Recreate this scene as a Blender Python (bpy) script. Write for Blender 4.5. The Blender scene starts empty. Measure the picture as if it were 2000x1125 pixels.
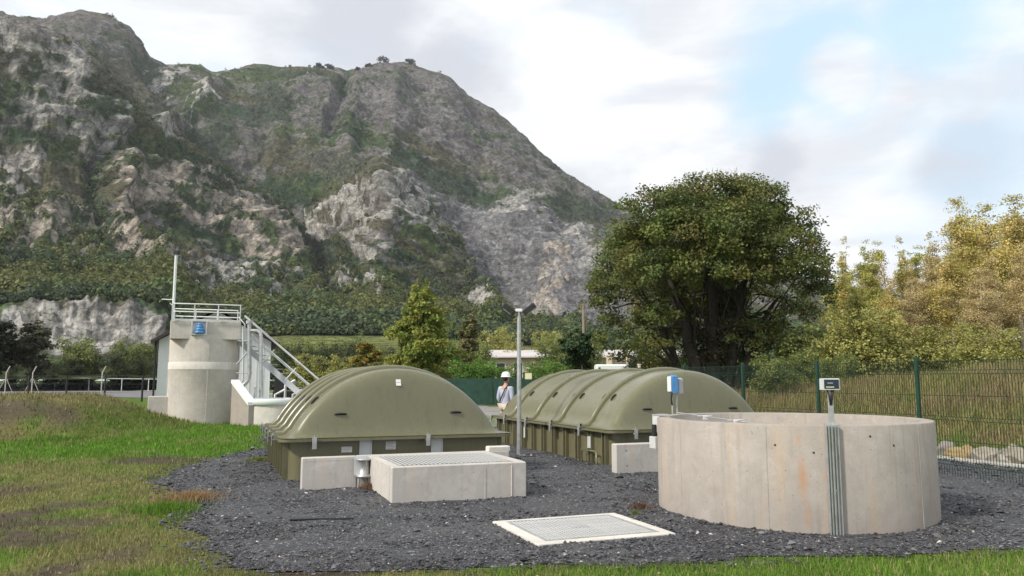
import bpy, bmesh, math, random
import numpy as np
from mathutils import Vector, Matrix, Quaternion

random.seed(7)
RNG = np.random.default_rng(11)
SC = bpy.context.scene
COL = SC.collection
PI = math.pi

# ------------------------------------------------------------------ camera
F = 1500.0                      # focal length in photo pixels (2000 wide)
EYE = 1.62
PITCH = math.atan((742 - 562.5) / F)
cam_d = bpy.data.cameras.new('camera')
cam_d.sensor_width = 36.0
cam_d.lens = 36.0 * F / 2000.0
cam_d.clip_start = 0.1
cam_d.clip_end = 9000
cam = bpy.data.objects.new('camera', cam_d)
COL.objects.link(cam)
cam.location = (0, 0, EYE)
cam.rotation_euler = (PI / 2 + PITCH, 0, 0)
SC.camera = cam

# ------------------------------------------------------------------ exposure
SC.view_settings.view_transform = 'Standard'
SC.view_settings.look = 'None'
SC.view_settings.gamma = 1.0
SC.view_settings.use_curve_mapping = False
SC.view_settings.exposure = 0.45
SC.render.film_transparent = False
try:
    SC.cycles.max_bounces = 6
    SC.cycles.diffuse_bounces = 3
    SC.cycles.glossy_bounces = 2
    SC.cycles.transparent_max_bounces = 8
    SC.cycles.use_denoising = True
except Exception:
    pass

# ------------------------------------------------------------------ sun
SUN_DIR = Vector((-0.66, -0.46, 0.62)).normalized()     # towards the sun
sun_d = bpy.data.lights.new('sun', 'SUN')
sun_d.energy = 2.9
sun_d.angle = math.radians(6)
sun_d.color = (1.0, 0.93, 0.82)
sun = bpy.data.objects.new('sun', sun_d)
COL.objects.link(sun)
sun.rotation_euler = SUN_DIR.to_track_quat('Z', 'Y').to_euler()
sun.location = (0, 0, 60)

# ------------------------------------------------------------------ pixel -> world
def ray(px, py):
    a = px - 1000.0
    b = 562.5 - py
    return (a, F * math.cos(PITCH) - b * math.sin(PITCH), F * math.sin(PITCH) + b * math.cos(PITCH))
def at(px, py, Y):
    a, d, u = ray(px, py)
    t = Y / d
    return Vector((a * t, Y, EYE + u * t))
def on_ground(px, py, z=0.0):
    a, d, u = ray(px, py)
    t = (z - EYE) / u
    return Vector((a * t, d * t, z))

# ------------------------------------------------------------------ world: sky with cloud
W = bpy.data.worlds.new('World')
SC.world = W
W.use_nodes = True
wn, wl = W.node_tree.nodes, W.node_tree.links
wn.clear()
def wnode(t, **k):
    n = wn.new(t)
    for a, b in k.items():
        setattr(n, a, b)
    return n
def wmath(op, a, b=None, c=None):
    n = wnode('ShaderNodeMath', operation=op)
    for i, v in enumerate((a, b, c)):
        if v is None:
            continue
        if isinstance(v, (int, float)):
            n.inputs[i].default_value = v
        else:
            wl.new(v, n.inputs[i])
    return n.outputs[0]
def wramp(v, lo, hi):
    n = wnode('ShaderNodeMapRange', interpolation_type='SMOOTHSTEP')
    wl.new(v, n.inputs['Value'])
    n.inputs['From Min'].default_value = lo
    n.inputs['From Max'].default_value = hi
    return n.outputs['Result']
def wmix(f, a, b):
    n = wnode('ShaderNodeMix', data_type='RGBA')
    for sock, v in ((n.inputs['Factor'], f), (n.inputs['A'], a), (n.inputs['B'], b)):
        if isinstance(v, (int, float)):
            sock.default_value = v
        elif isinstance(v, tuple):
            sock.default_value = v
        else:
            wl.new(v, sock)
    return n.outputs['Result']
w_tc = wnode('ShaderNodeTexCoord')
w_dir = w_tc.outputs['Generated']
def wnoise(scale, sx, sy, sz, detail=5.0, rough=0.55, dist=0.0, off=(0, 0, 0)):
    m = wnode('ShaderNodeMapping')
    m.inputs['Scale'].default_value = (sx, sy, sz)
    m.inputs['Location'].default_value = off
    wl.new(w_dir, m.inputs['Vector'])
    n = wnode('ShaderNodeTexNoise')
    n.inputs['Scale'].default_value = scale
    n.inputs['Detail'].default_value = detail
    n.inputs['Roughness'].default_value = rough
    n.inputs['Distortion'].default_value = dist
    wl.new(m.outputs[0], n.inputs['Vector'])
    return n.outputs['Fac']
warp = wnoise(5.0, 1, 1, 2.0, 5.0, 0.6)
def wblob(px, py, deg):
    """1 at the direction of a photo point, soft to 0 at about deg degrees away (edge broken by noise)"""
    d = Vector(ray(px, py)).normalized()
    n = wnode('ShaderNodeVectorMath', operation='DOT_PRODUCT')
    wl.new(w_dir, n.inputs[0])
    n.inputs[1].default_value = d
    ang = wmath('ARCCOSINE', wmath('MINIMUM', n.outputs['Value'], 0.99999))
    ang = wmath('ADD', ang, wmath('MULTIPLY', wmath('SUBTRACT', warp, 0.5), math.radians(deg) * 1.5))
    return wramp(ang, math.radians(deg), math.radians(deg) * 0.25)
sky = wnode('ShaderNodeTexSky', sky_type='NISHITA')
sky.sun_disc = False
sky.sun_elevation = math.asin(SUN_DIR.z)
sky.sun_rotation = math.atan2(SUN_DIR.x, SUN_DIR.y)
sky.air_density = 1.0
sky.dust_density = 1.2
base_n = wnoise(2.2, 1, 1, 2.6, 6.0, 0.55, 0.4)
fine_n = wnoise(4.2, 1, 1, 3.2, 6.0, 0.58, 0.3, (3.1, 1.7, 0.4))
cover = wramp(base_n, 0.34, 0.52)
hole = wmath('MAXIMUM', wmath('MAXIMUM', wblob(1590, 120, 7.5), wblob(1500, 190, 5.0)), wblob(1820, 30, 6.0))
cover = wmath('SUBTRACT', 1.0, wmath('MULTIPLY', wmath('SUBTRACT', 1.0, cover), 0.5))
cover = wmath('MULTIPLY', cover, wmath('SUBTRACT', 1.0, wmath('MULTIPLY', hole, 0.86)))
puff = wblob(1655, 170, 4.0)
cover = wmath('MAXIMUM', cover, wmath('MULTIPLY', puff, 0.9))
shade = wramp(fine_n, 0.40, 0.66)
grey_dirs = wmath('MAXIMUM', wmath('MAXIMUM', wblob(1520, 305, 4.5), wblob(1890, 310, 5.0)),
                  wmath('MAXIMUM', wblob(720, 40, 12.0), wblob(880, 120, 8.0)))
shade = wmath('MAXIMUM', wmath('MULTIPLY', shade, 0.55), wmath('MULTIPLY', grey_dirs, 0.9))
bright = wblob(1115, 130, 5.5)
shade = wmath('MULTIPLY', shade, wmath('SUBTRACT', 1.0, bright))
cloud_c = wmix(shade, (8.1, 8.2, 8.3, 1), (5.0, 5.2, 5.8, 1))
cloud_c = wmix(wmath('MULTIPLY', bright, 0.6), cloud_c, (10, 10, 10, 1))
blue = wmix(0.8, sky.outputs[0], (5.2, 7.4, 9.0, 1))
sky_c = wmix(cover, blue, cloud_c)
bg = wnode('ShaderNodeBackground')
bg.inputs['Strength'].default_value = 0.1
wl.new(sky_c, bg.inputs['Color'])
wo = wnode('ShaderNodeOutputWorld')
wl.new(bg.outputs[0], wo.inputs['Surface'])

# ------------------------------------------------------------------ numpy noise
def _hash(ix, iy, seed):
    h = (ix.astype(np.int64) * 374761393 + iy.astype(np.int64) * 668265263 + seed * 2147483647) & 0xFFFFFFFF
    h = ((h ^ (h >> 13)) * 1274126177) & 0xFFFFFFFF
    h = h ^ (h >> 16)
    return (h & 0xFFFF) / 65535.0
def vnoise(x, y, seed=0):
    x = np.asarray(x, float); y = np.asarray(y, float)
    ix = np.floor(x); iy = np.floor(y)
    fx = x - ix; fy = y - iy
    fx = fx * fx * fx * (fx * (fx * 6 - 15) + 10); fy = fy * fy * fy * (fy * (fy * 6 - 15) + 10)
    a = _hash(ix, iy, seed); b = _hash(ix + 1, iy, seed)
    c = _hash(ix, iy + 1, seed); d = _hash(ix + 1, iy + 1, seed)
    return (a * (1 - fx) + b * fx) * (1 - fy) + (c * (1 - fx) + d * fx) * fy
def fbm(x, y, oct=4, seed=0, gain=0.5):
    s = 0; a = 1; t = 0
    for i in range(oct):
        s = s + a * vnoise(x * 2 ** i + 17.3 * i, y * 2 ** i - 9.1 * i, seed + i); t += a; a *= gain
    return s / t
def ridged(x, y, oct=4, seed=0, gain=0.5):
    s = 0; a = 1; t = 0
    for i in range(oct):
        s = s + a * (1 - np.abs(2 * vnoise(x * 2 ** i + 7.3 * i, y * 2 ** i + 3.1 * i, seed + i) - 1)); t += a; a *= gain
    return s / t
def sstep(a, b, x):
    t = np.clip((np.asarray(x, float) - a) / (b - a), 0, 1)
    return t * t * (3 - 2 * t)

# ------------------------------------------------------------------ materials
def mat_new(name):
    m = bpy.data.materials.new(name)
    m.use_nodes = True
    nt = m.node_tree
    return m, nt, nt.nodes, nt.links, nt.nodes['Principled BSDF']
def mixrgb(nt, f, a, b, mode='MIX'):
    n = nt.nodes.new('ShaderNodeMix'); n.data_type = 'RGBA'; n.blend_type = mode
    for sock, v in ((n.inputs['Factor'], f), (n.inputs['A'], a), (n.inputs['B'], b)):
        if isinstance(v, (int, float)): sock.default_value = v
        elif isinstance(v, tuple): sock.default_value = v if len(v) == 4 else (*v, 1)
        else: nt.links.new(v, sock)
    return n.outputs['Result']
def noise(nt, scale, detail=4.0, rough=0.55, vec=None, sc=(1, 1, 1), coord='Object', dist=0.0):
    tc = nt.nodes.new('ShaderNodeTexCoord')
    mp = nt.nodes.new('ShaderNodeMapping')
    mp.inputs['Scale'].default_value = sc
    nt.links.new(tc.outputs[coord] if vec is None else vec, mp.inputs['Vector'])
    n = nt.nodes.new('ShaderNodeTexNoise')
    n.inputs['Scale'].default_value = scale
    n.inputs['Detail'].default_value = detail
    n.inputs['Roughness'].default_value = rough
    n.inputs['Distortion'].default_value = dist
    nt.links.new(mp.outputs[0], n.inputs['Vector'])
    return n.outputs['Fac']
def mrange(nt, v, lo, hi, a=0.0, b=1.0):
    n = nt.nodes.new('ShaderNodeMapRange')
    nt.links.new(v, n.inputs['Value'])
    for k, q in (('From Min', lo), ('From Max', hi), ('To Min', a), ('To Max', b)):
        n.inputs[k].default_value = q
    return n.outputs['Result']
def bump(nt, p, h, strength=0.3, dist=0.02):
    b = nt.nodes.new('ShaderNodeBump')
    b.inputs['Strength'].default_value = strength
    b.inputs['Distance'].default_value = dist
    nt.links.new(h, b.inputs['Height'])
    nt.links.new(b.outputs[0], p.inputs['Normal'])
def simple(name, col, rough=0.6, metal=0.0, var=0.15, scale=6.0, bmp=0.0, spec=0.4):
    m, nt, n, l, p = mat_new(name)
    f = noise(nt, scale, 5.0)
    lo = tuple(c * (1 - var) for c in col); hi = tuple(min(1, c * (1 + var)) for c in col)
    l.new(mixrgb(nt, mrange(nt, f, 0.3, 0.7), lo, hi), p.inputs['Base Color'])
    p.inputs['Roughness'].default_value = rough
    p.inputs['Metallic'].default_value = metal
    p.inputs['Specular IOR Level'].default_value = spec
    if bmp:
        bump(nt, p, noise(nt, scale * 12, 3.0), bmp, 0.01)
    return m
def concrete(name, base, streak=0.5, warm=0.3, rust=None, scale=1.0, pits=True):
    m, nt, n, l, p = mat_new(name)
    big = noise(nt, 1.6 * scale, 5.0, 0.6)
    med = noise(nt, 7 * scale, 5.0, 0.65)
    fine = noise(nt, 60 * scale, 3.0)
    st = noise(nt, 5.5 * scale, 4.0, 0.6, sc=(1, 1, 0.10))
    c = mixrgb(nt, mrange(nt, big, 0.3, 0.7), tuple(x * 0.84 for x in base), tuple(min(1, x * 1.12) for x in base))
    c = mixrgb(nt, mrange(nt, med, 0.45, 0.75, 0, 0.45), c, (base[0] * .78, base[1] * .75, base[2] * .70))
    c = mixrgb(nt, mrange(nt, st, 0.5, 0.75, 0, streak), c, (base[0] * 1.15, base[1] * 1.0, base[2] * .84))
    st2 = noise(nt, 9 * scale, 4.0, 0.6, sc=(1, 1, 0.06))
    c = mixrgb(nt, mrange(nt, st2, 0.56, 0.72, 0, streak * 0.8), c, (base[0] * .66, base[1] * .65, base[2] * .64))
    c = mixrgb(nt, mrange(nt, fine, 0.4, 0.75, 0, 0.2), c, (base[0] * .6, base[1] * .6, base[2] * .6))
    vo = n.new('ShaderNodeTexVoronoi'); vo.inputs['Scale'].default_value = 17 * scale; vo.inputs['Randomness'].default_value = 1
    tcv = n.new('ShaderNodeTexCoord'); l.new(tcv.outputs['Object'], vo.inputs['Vector'])
    spv = n.new('ShaderNodeSeparateColor'); l.new(vo.outputs['Color'], spv.inputs[0])
    rad = mrange(nt, spv.outputs[0], .45, 1.0, 0.0, .16)
    lt = n.new('ShaderNodeMath'); lt.operation = 'LESS_THAN'; l.new(vo.outputs['Distance'], lt.inputs[0]); l.new(rad, lt.inputs[1])
    hole = n.new('ShaderNodeMath'); hole.operation = 'MULTIPLY'; l.new(lt.outputs[0], hole.inputs[0]); hole.inputs[1].default_value = .55
    c = mixrgb(nt, hole.outputs[0], c, (base[0] * .38, base[1] * .36, base[2] * .33))
    bl_ = noise(nt, 3.2 * scale, 6.0, 0.7, dist=1.2)
    c = mixrgb(nt, mrange(nt, bl_, 0.56, 0.66, 0, 0.3), c, (base[0] * .70, base[1] * .67, base[2] * .62))
    c = mixrgb(nt, mrange(nt, bl_, 0.42, 0.34, 0, 0.35), c, (min(1, base[0] * 1.28), min(1, base[1] * 1.28), min(1, base[2] * 1.3)))
    if rust is not None:
        tc = n.new('ShaderNodeTexCoord'); sp = n.new('ShaderNodeSeparateXYZ')
        l.new(tc.outputs['Object'], sp.inputs[0])
        for (rx, ry, w, z0, z1, k) in rust:
            dx = n.new('ShaderNodeVectorMath'); dx.operation = 'DISTANCE'
            cb = n.new('ShaderNodeCombineXYZ'); l.new(sp.outputs[0], cb.inputs[0]); l.new(sp.outputs[1], cb.inputs[1])
            l.new(cb.outputs[0], dx.inputs[0]); dx.inputs[1].default_value = (rx, ry, 0)
            wob = noise(nt, 6, 4.0, sc=(1, 1, 0.5))
            a = n.new('ShaderNodeMath'); a.operation = 'MULTIPLY_ADD'; l.new(wob, a.inputs[0]); a.inputs[1].default_value = w * 1.2; l.new(dx.outputs['Value'], a.inputs[2])
            mk = mrange(nt, a.outputs[0], w * 1.6, w * 0.6)
            zz = mrange(nt, sp.outputs[2], z0, z0 + (z1 - z0) * .4)
            zq = mrange(nt, sp.outputs[2], z1, z1 - (z1 - z0) * .4)
            mu = n.new('ShaderNodeMath'); mu.operation = 'MULTIPLY'; l.new(mk, mu.inputs[0]); l.new(zz, mu.inputs[1])
            mu2 = n.new('ShaderNodeMath'); mu2.operation = 'MULTIPLY'; l.new(mu.outputs[0], mu2.inputs[0]); l.new(zq, mu2.inputs[1])
            mu3 = n.new('ShaderNodeMath'); mu3.operation = 'MULTIPLY'; l.new(mu2.outputs[0], mu3.inputs[0]); mu3.inputs[1].default_value = k
            c = mixrgb(nt, mu3.outputs[0], c, (0.42, 0.22, 0.10))
    l.new(c, p.inputs['Base Color'])
    p.inputs['Roughness'].default_value = 0.9
    p.inputs['Specular IOR Level'].default_value = 0.2
    bump(nt, p, mixrgb(nt, 0.5, med, fine), 0.35, 0.008)
    return m
def attr_mat(name, rough=0.8, spec=0.15, bmp_scale=0, bmp=0.0, trans=0.0):
    """colour from the per-vertex base colour 'Col' of the piece itself"""
    m, nt, n, l, p = mat_new(name)
    a = n.new('ShaderNodeAttribute'); a.attribute_name = 'Col'
    c = a.outputs['Color']
    if bmp_scale:
        f = noise(nt, bmp_scale, 5.0, 0.6)
        c = mixrgb(nt, 1.0, c, mixrgb(nt, mrange(nt, f, 0.3, 0.7), (.75, .75, .75), (1.2, 1.2, 1.2)), 'MULTIPLY')
        bump(nt, p, f, bmp, 0.05)
    l.new(c, p.inputs['Base Color'])
    p.inputs['Roughness'].default_value = rough
    p.inputs['Specular IOR Level'].default_value = spec
    if trans:
        tr = n.new('ShaderNodeBsdfTranslucent'); l.new(c, tr.inputs['Color'])
        mx = n.new('ShaderNodeMixShader'); mx.inputs[0].default_value = trans
        l.new(p.outputs[0], mx.inputs[1]); l.new(tr.outputs[0], mx.inputs[2])
        l.new(mx.outputs[0], n['Material Output'].inputs['Surface'])
    return m
def gelcoat(name, col):
    m, nt, n, l, p = mat_new(name)
    big = noise(nt, 0.9, 5.0, 0.6); st = noise(nt, 3.0, 5.0, 0.65, sc=(1, 1, 0.35))
    c = mixrgb(nt, mrange(nt, big, 0.3, 0.7), tuple(x * .9 for x in col), tuple(x * 1.1 for x in col))
    c = mixrgb(nt, mrange(nt, st, 0.52, 0.75, 0, 0.35), c, (col[0] * 1.25, col[1] * 1.25, col[2] * 1.35))
    sp_ = noise(nt, 38, 3.0, 0.6); dr = noise(nt, 11, 5.0, 0.7, sc=(1, 1, 0.22))
    c = mixrgb(nt, mrange(nt, dr, 0.53, 0.70, 0, 0.5), c, (col[0] * .62, col[1] * .60, col[2] * .6))
    c = mixrgb(nt, mrange(nt, sp_, 0.65, 0.71, 0, 0.65), c, (col[0] * 1.7, col[1] * 1.7, col[2] * 2.1))
    l.new(c, p.inputs['Base Color'])
    l.new(mrange(nt, st, 0.3, 0.7, 0.24, 0.42), p.inputs['Roughness'])
    p.inputs['Specular IOR Level'].default_value = 0.55
    p.inputs['Coat Weight'].default_value = 0.35; p.inputs['Coat Roughness'].default_value = 0.22
    bump(nt, p, noise(nt, 5, 3.0), 0.08, 0.01)
    return m

M = {}
M['gel'] = gelcoat('olive_gelcoat', (0.150, 0.145, 0.076))
M['gel_wall'] = gelcoat('olive_gelcoat_wall', (0.152, 0.143, 0.080))
M['conc'] = concrete('pale_concrete', (0.54, 0.513, 0.482))
M['conc_tank'] = concrete('tank_concrete', (0.375, 0.342, 0.31), 0.85,
                          rust=[(-0.43, -1.56, 0.06, 0.30, 0.88, 0.75), (-0.20, -1.61, 0.045, 0.5, 0.72, 0.4), (-0.40, -1.57, 0.05, 0.02, 0.40, 0.45), (-0.46, -1.55, 0.04, 0.9, 1.1, 0.4)])
M['conc_tower'] = concrete('tower_concrete', (0.58, 0.545, 0.50), 0.5)
M['conc_white'] = concrete('white_concrete', (0.66, 0.63, 0.58), 0.3)
M['galv'] = simple('galvanised_steel', (0.46, 0.47, 0.47), 0.42, 0.55, 0.2, 9)
M['conduit'] = simple('grey_green_conduit', (0.27, 0.29, 0.27), 0.5, 0.2, 0.2, 7)
M['galv_light'] = simple('pale_galvanised', (0.62, 0.63, 0.63), 0.45, 0.25, 0.12, 5)
M['grate'] = simple('pale_grating', (0.50, 0.50, 0.49), 0.5, 0.1, 0.15, 9)
M['dark'] = simple('black_plastic', (0.022, 0.022, 0.022), 0.5, 0, 0.2)
M['pit'] = simple('pit_shade_black', (0.02, 0.02, 0.02), 0.9, 0, 0.2)  # near-black that stands in for the shade below the gratings
M['white'] = simple('white_enamel', (0.74, 0.78, 0.76), 0.4, 0, 0.05)
M['paper'] = simple('white_notice', (0.72, 0.71, 0.68), 0.6, 0, 0.06)
M['print'] = simple('grey_print', (0.28, 0.29, 0.32), 0.7, 0, 0.2)
M['grey'] = simple('grey_enamel', (0.42, 0.43, 0.45), 0.5, 0, 0.08)
M['clad'] = simple('white_cladding', (0.76, 0.77, 0.78), 0.55, 0, 0.05, 1.5)
M['roof'] = simple('dark_roof', (0.055, 0.04, 0.04), 0.7, 0, 0.2, 3)
M['blue'] = simple('blue_plastic', (0.08, 0.27, 0.58), 0.4, 0, 0.15)
M['screen'] = simple('dark_screen', (0.02, 0.035, 0.055), 0.15, 0, 0.2, 8)
M['fence'] = simple('dark_green_coating', (0.012, 0.05, 0.032), 0.45, 0, 0.2)
M['wire'] = simple('green_wire', (0.018, 0.045, 0.03), 0.5, 0, 0.2)
M['black_post'] = simple('black_post', (0.018, 0.02, 0.022), 0.5, 0, 0.2)
M['windscreen'] = simple('green_screen_cloth', (0.012, 0.046, 0.03), 0.8, 0, 0.3, 3)
M['bark'] = simple('bark', (0.085, 0.066, 0.05), 0.9, 0, 0.35, 5, 0.4)
M['bark_dark'] = simple('ivy_dark_bark', (0.035, 0.03, 0.022), 0.9, 0, 0.4, 5, 0.4)
M['bark_pale'] = simple('pale_bark', (0.36, 0.31, 0.24), 0.9, 0, 0.3, 4, 0.4)
M['leaf'] = attr_mat('foliage', 0.6, 0.25, trans=0.3)
M['grass'] = attr_mat('grass_blade', 0.7, 0.2, trans=0.2)
M['stone'] = attr_mat('slate_chip', 0.75, 0.3)
M['rock'] = attr_mat('boulder_rock', 0.9, 0.2, 3.0, 0.5)
M['skin'] = simple('skin', (0.50, 0.29, 0.21), 0.5, 0, 0.08)
M['shirt'] = simple('grey_blue_shirt', (0.42, 0.45, 0.55), 0.8, 0, 0.1)
M['trousers'] = simple('beige_trousers', (0.50, 0.43, 0.36), 0.85, 0, 0.1)
M['hair'] = simple('dark_hair', (0.03, 0.022, 0.018), 0.7, 0, 0.2)
M['orange'] = simple('orange_plastic', (0.65, 0.22, 0.04), 0.5, 0, 0.1)
M['asphalt'] = simple('grey_road', (0.17, 0.165, 0.165), 0.9, 0, 0.15, 1.0)
M['path'] = simple('pale_kerb', (0.42, 0.40, 0.37), 0.9, 0, 0.15, 2.0)
M['wood_post'] = simple('weathered_pole', (0.27, 0.21, 0.18), 0.85, 0, 0.2, 4)
M['cream'] = simple('cream_plaster', (0.60, 0.50, 0.38), 0.8, 0, 0.1)
M['glass'] = simple('dark_glass', (0.03, 0.035, 0.04), 0.1, 0, 0.2)
M['warn'] = simple('pale_yellow_sign', (0.70, 0.66, 0.42), 0.6, 0, 0.05)

# ------------------------------------------------------------------ mesh building
class MB:
    def __init__(s): s.v = []; s.f = []; s.sm = []
    def add(s, vs, fs, smooth=False):
        o = len(s.v)
        s.v += [tuple(p) for p in vs]
        for f in fs:
            s.f.append(tuple(i + o for i in f)); s.sm.append(smooth)
        return s
    def box(s, x0, x1, y0, y1, z0, z1, c=0.0, mtx=None):
        """box; c > 0 chamfers the upright and top edges"""
        if c <= 0:
            vs = [(x, y, z) for z in (z0, z1) for (x, y) in ((x0, y0), (x1, y0), (x1, y1), (x0, y1))]
            fs = [(3, 2, 1, 0), (4, 5, 6, 7), (0, 1, 5, 4), (1, 2, 6, 5), (2, 3, 7, 6), (3, 0, 4, 7)]
        else:
            def ring(i, z):
                return [(x0 + i + c, y0 + i, z), (x1 - i - c, y0 + i, z), (x1 - i, y0 + i + c, z), (x1 - i, y1 - i - c, z),
                        (x1 - i - c, y1 - i, z), (x0 + i + c, y1 - i, z), (x0 + i, y1 - i - c, z), (x0 + i, y0 + i + c, z)]
            vs = ring(0, z0) + ring(0, z1 - c) + ring(c, z1)
            fs = [tuple(range(7, -1, -1)), tuple(range(16, 24))]
            for b in (0, 8):
                for k in range(8):
                    fs.append((b + k, b + (k + 1) % 8, b + 8 + (k + 1) % 8, b + 8 + k))
        if mtx is not None: vs = [mtx @ Vector(p) for p in vs]
        return s.add(vs, fs)
    def tube(s, pts, r, n=8, cap=True, smooth=True):
        pts = [Vector(p) for p in pts]
        if not hasattr(r, '__len__'): r = [r] * len(pts)
        rings = []; prev = None
        for i, p in enumerate(pts):
            d = (pts[min(i + 1, len(pts) - 1)] - pts[max(i - 1, 0)]).normalized()
            if prev is None:
                a = d.cross(Vector((0, 0, 1)))
                if a.length < 1e-3: a = d.cross(Vector((1, 0, 0)))
                a.normalize()
            else:
                a = (prev - d * prev.dot(d)).normalized()
            prev = a; b = d.cross(a)
            rings.append([p + (a * math.cos(2 * PI * k / n) + b * math.sin(2 * PI * k / n)) * r[i] for k in range(n)])
        vs = [q for R in rings for q in R]; fs = []
        for i in range(len(pts) - 1):
            for k in range(n):
                fs.append((i * n + k, i * n + (k + 1) % n, (i + 1) * n + (k + 1) % n, (i + 1) * n + k))
        s.add(vs, fs, smooth)
        if cap:
            s.add(rings[0], [tuple(range(n - 1, -1, -1))]); s.add(rings[-1], [tuple(range(n))])
        return s
    def lathe(s, prof, n=48, c=(0, 0, 0), smooth=True, a0=0.0, a1=2 * PI):
        full = abs(a1 - a0 - 2 * PI) < 1e-6
        m = n if full else n + 1
        vs = []
        for (r, z) in prof:
            for k in range(m):
                a = a0 + (a1 - a0) * k / n
                vs.append((c[0] + r * math.cos(a), c[1] + r * math.sin(a), c[2] + z))
        fs = []
        for i in range(len(prof) - 1):
            for k in range(n):
                k2 = (k + 1) % m
                fs.append((i * m + k, i * m + k2, (i + 1) * m + k2, (i + 1) * m + k))
        return s.add(vs, fs, smooth)
    def sheet(s, grid, smooth=True):
        nr, nc = len(grid), len(grid[0])
        return s.add([p for r in grid for p in r],
                     [(i * nc + j, i * nc + j + 1, (i + 1) * nc + j + 1, (i + 1) * nc + j) for i in range(nr - 1) for j in range(nc - 1)], smooth)
    def ball(s, c, r, n=10, m=6, sc=(1, 1, 1)):
        prof = [(max(1e-4, math.sin(PI * i / m)), -math.cos(PI * i / m)) for i in range(m + 1)]
        vs = []; fs = []
        for (rr, z) in prof:
            for k in range(n):
                vs.append((c[0] + r * sc[0] * rr * math.cos(2 * PI * k / n), c[1] + r * sc[1] * rr * math.sin(2 * PI * k / n), c[2] + r * sc[2] * z))
        for i in range(m):
            for k in range(n):
                fs.append((i * n + k, i * n + (k + 1) % n, (i + 1) * n + (k + 1) % n, (i + 1) * n + k))
        return s.add(vs, fs, True)
    def mesh(s, name, mat):
        me = bpy.data.meshes.new(name)
        me.from_pydata(s.v, [], s.f)
        me.polygons.foreach_set('use_smooth', s.sm)
        me.materials.append(mat)
        me.update()
        return me
    def build(s, name, mat, parent=None, loc=None, rz=None):
        o = bpy.data.objects.new(name, s.mesh(name, mat))
        COL.objects.link(o)
        if parent is not None: o.parent = parent
        if loc is not None: o.location = loc
        if rz is not None: o.rotation_euler = (0, 0, rz)
        return o
def np_mesh(name, verts, quads=None, tris=None, col=None, mat=None, smooth=False):
    me = bpy.data.meshes.new(name)
    nv = len(verts); nq = 0 if quads is None else len(quads); nt = 0 if tris is None else len(tris)
    me.vertices.add(nv); me.vertices.foreach_set('co', np.ascontiguousarray(verts, np.float32).ravel())
    loops = np.concatenate([a.ravel() for a in (quads, tris) if a is not None]).astype(np.int32)
    starts = np.concatenate([np.arange(nq) * 4, nq * 4 + np.arange(nt) * 3]).astype(np.int32)
    me.loops.add(len(loops)); me.loops.foreach_set('vertex_index', loops)
    me.polygons.add(nq + nt); me.polygons.foreach_set('loop_start', starts)
    me.polygons.foreach_set('use_smooth', np.full(nq + nt, smooth))
    me.update(calc_edges=True)
    if col is not None:
        a = me.attributes.new('Col', 'FLOAT_COLOR', 'POINT')
        c4 = np.ones((nv, 4), np.float32); c4[:, :3] = col
        a.data.foreach_set('color', c4.ravel())
    if mat: me.materials.append(mat)
    return me
def link(name, me, parent=None, loc=None, rz=None):
    o = bpy.data.objects.new(name, me); COL.objects.link(o)
    if parent is not None: o.parent = parent
    if loc is not None: o.location = loc
    if rz is not None: o.rotation_euler = (0, 0, rz)
    return o
def tag(o, label=None, cat=None, group=None, kind=None):
    if label: o['label'] = label
    if cat: o['category'] = cat
    if group: o['group'] = group
    if kind: o['kind'] = kind
    return o
def thing(name, label, cat, loc=(0, 0, 0), rz=0.0, group=None):
    o = bpy.data.objects.new(name, None); COL.objects.link(o)
    o.empty_display_size = 0.2
    o.location = loc; o.rotation_euler = (0, 0, rz)
    return tag(o, label, cat, group)
def copy_tree(o, parent=None):
    c = o.copy(); COL.objects.link(c)
    if parent is not None: c.parent = parent
    for ch in list(o.children): copy_tree(ch, c)
    return c

# ------------------------------------------------------------------ site frame (s to the right along the fronts, t away along the tanks)
TH = math.radians(21)
UX, UY = -math.sin(TH), math.cos(TH)
VX, VY = math.cos(TH), math.sin(TH)
def st(s, t, z=0.0): return Vector((s * VX + t * UX, s * VY + t * UY, z))

# ================================================================== SETTING: ground
def ground_h(x, y):
    x = np.asarray(x, float); y = np.asarray(y, float)
    s = x * VX + y * VY; t = x * UX + y * UY
    # left bank
    hb = 1.10 * sstep(20.3, 23.8, y + 0.06 * (x + 14)) * (1 - sstep(25.5, 30.5, y)) * (1 - sstep(-14.2, -10.6, x))
    hb = hb * (0.75 + 0.5 * fbm(x * .35, y * .35, 3, 5))
    hb = hb + 0.12 * (fbm(x * 1.3, y * 1.3, 3, 8) - .5) * (hb > .05)
    # right bank
    hr = 1.95 * sstep(14.4, 27.0, s) * (1 - 0.75 * sstep(12, 40, t)) * (0.8 + 0.4 * fbm(x * .12, y * .12, 3, 9))
    hr = hr + 0.2 * (fbm(x * .9, y * .9, 3, 19) - .5) * sstep(14.4, 16, s)
    und = 0.05 * (fbm(x * .5, y * .5, 3, 3) - 0.5) * (1 - sstep(15, 40, np.hypot(x, y)))
    return hb + hr + und * (s < 14)
GRAVEL = [on_ground(*p).xy for p in ((300, 942), (335, 918), (420, 896), (520, 876))] + \
         [st(1.15, 17.2).xy, st(1.3, 23.5).xy, st(14.0, 23.5).xy, st(13.7, 4.0).xy] + \
         [on_ground(*p).xy for p in ((2010, 1074), (1700, 1086), (1450, 1095), (1200, 1108), (1000, 1113), (800, 1116), (560, 1122), (430, 1112), (395, 1070), (362, 1030), (385, 995), (330, 968))]
GX = np.array([p[0] for p in GRAVEL]); GY = np.array([p[1] for p in GRAVEL])
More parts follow.
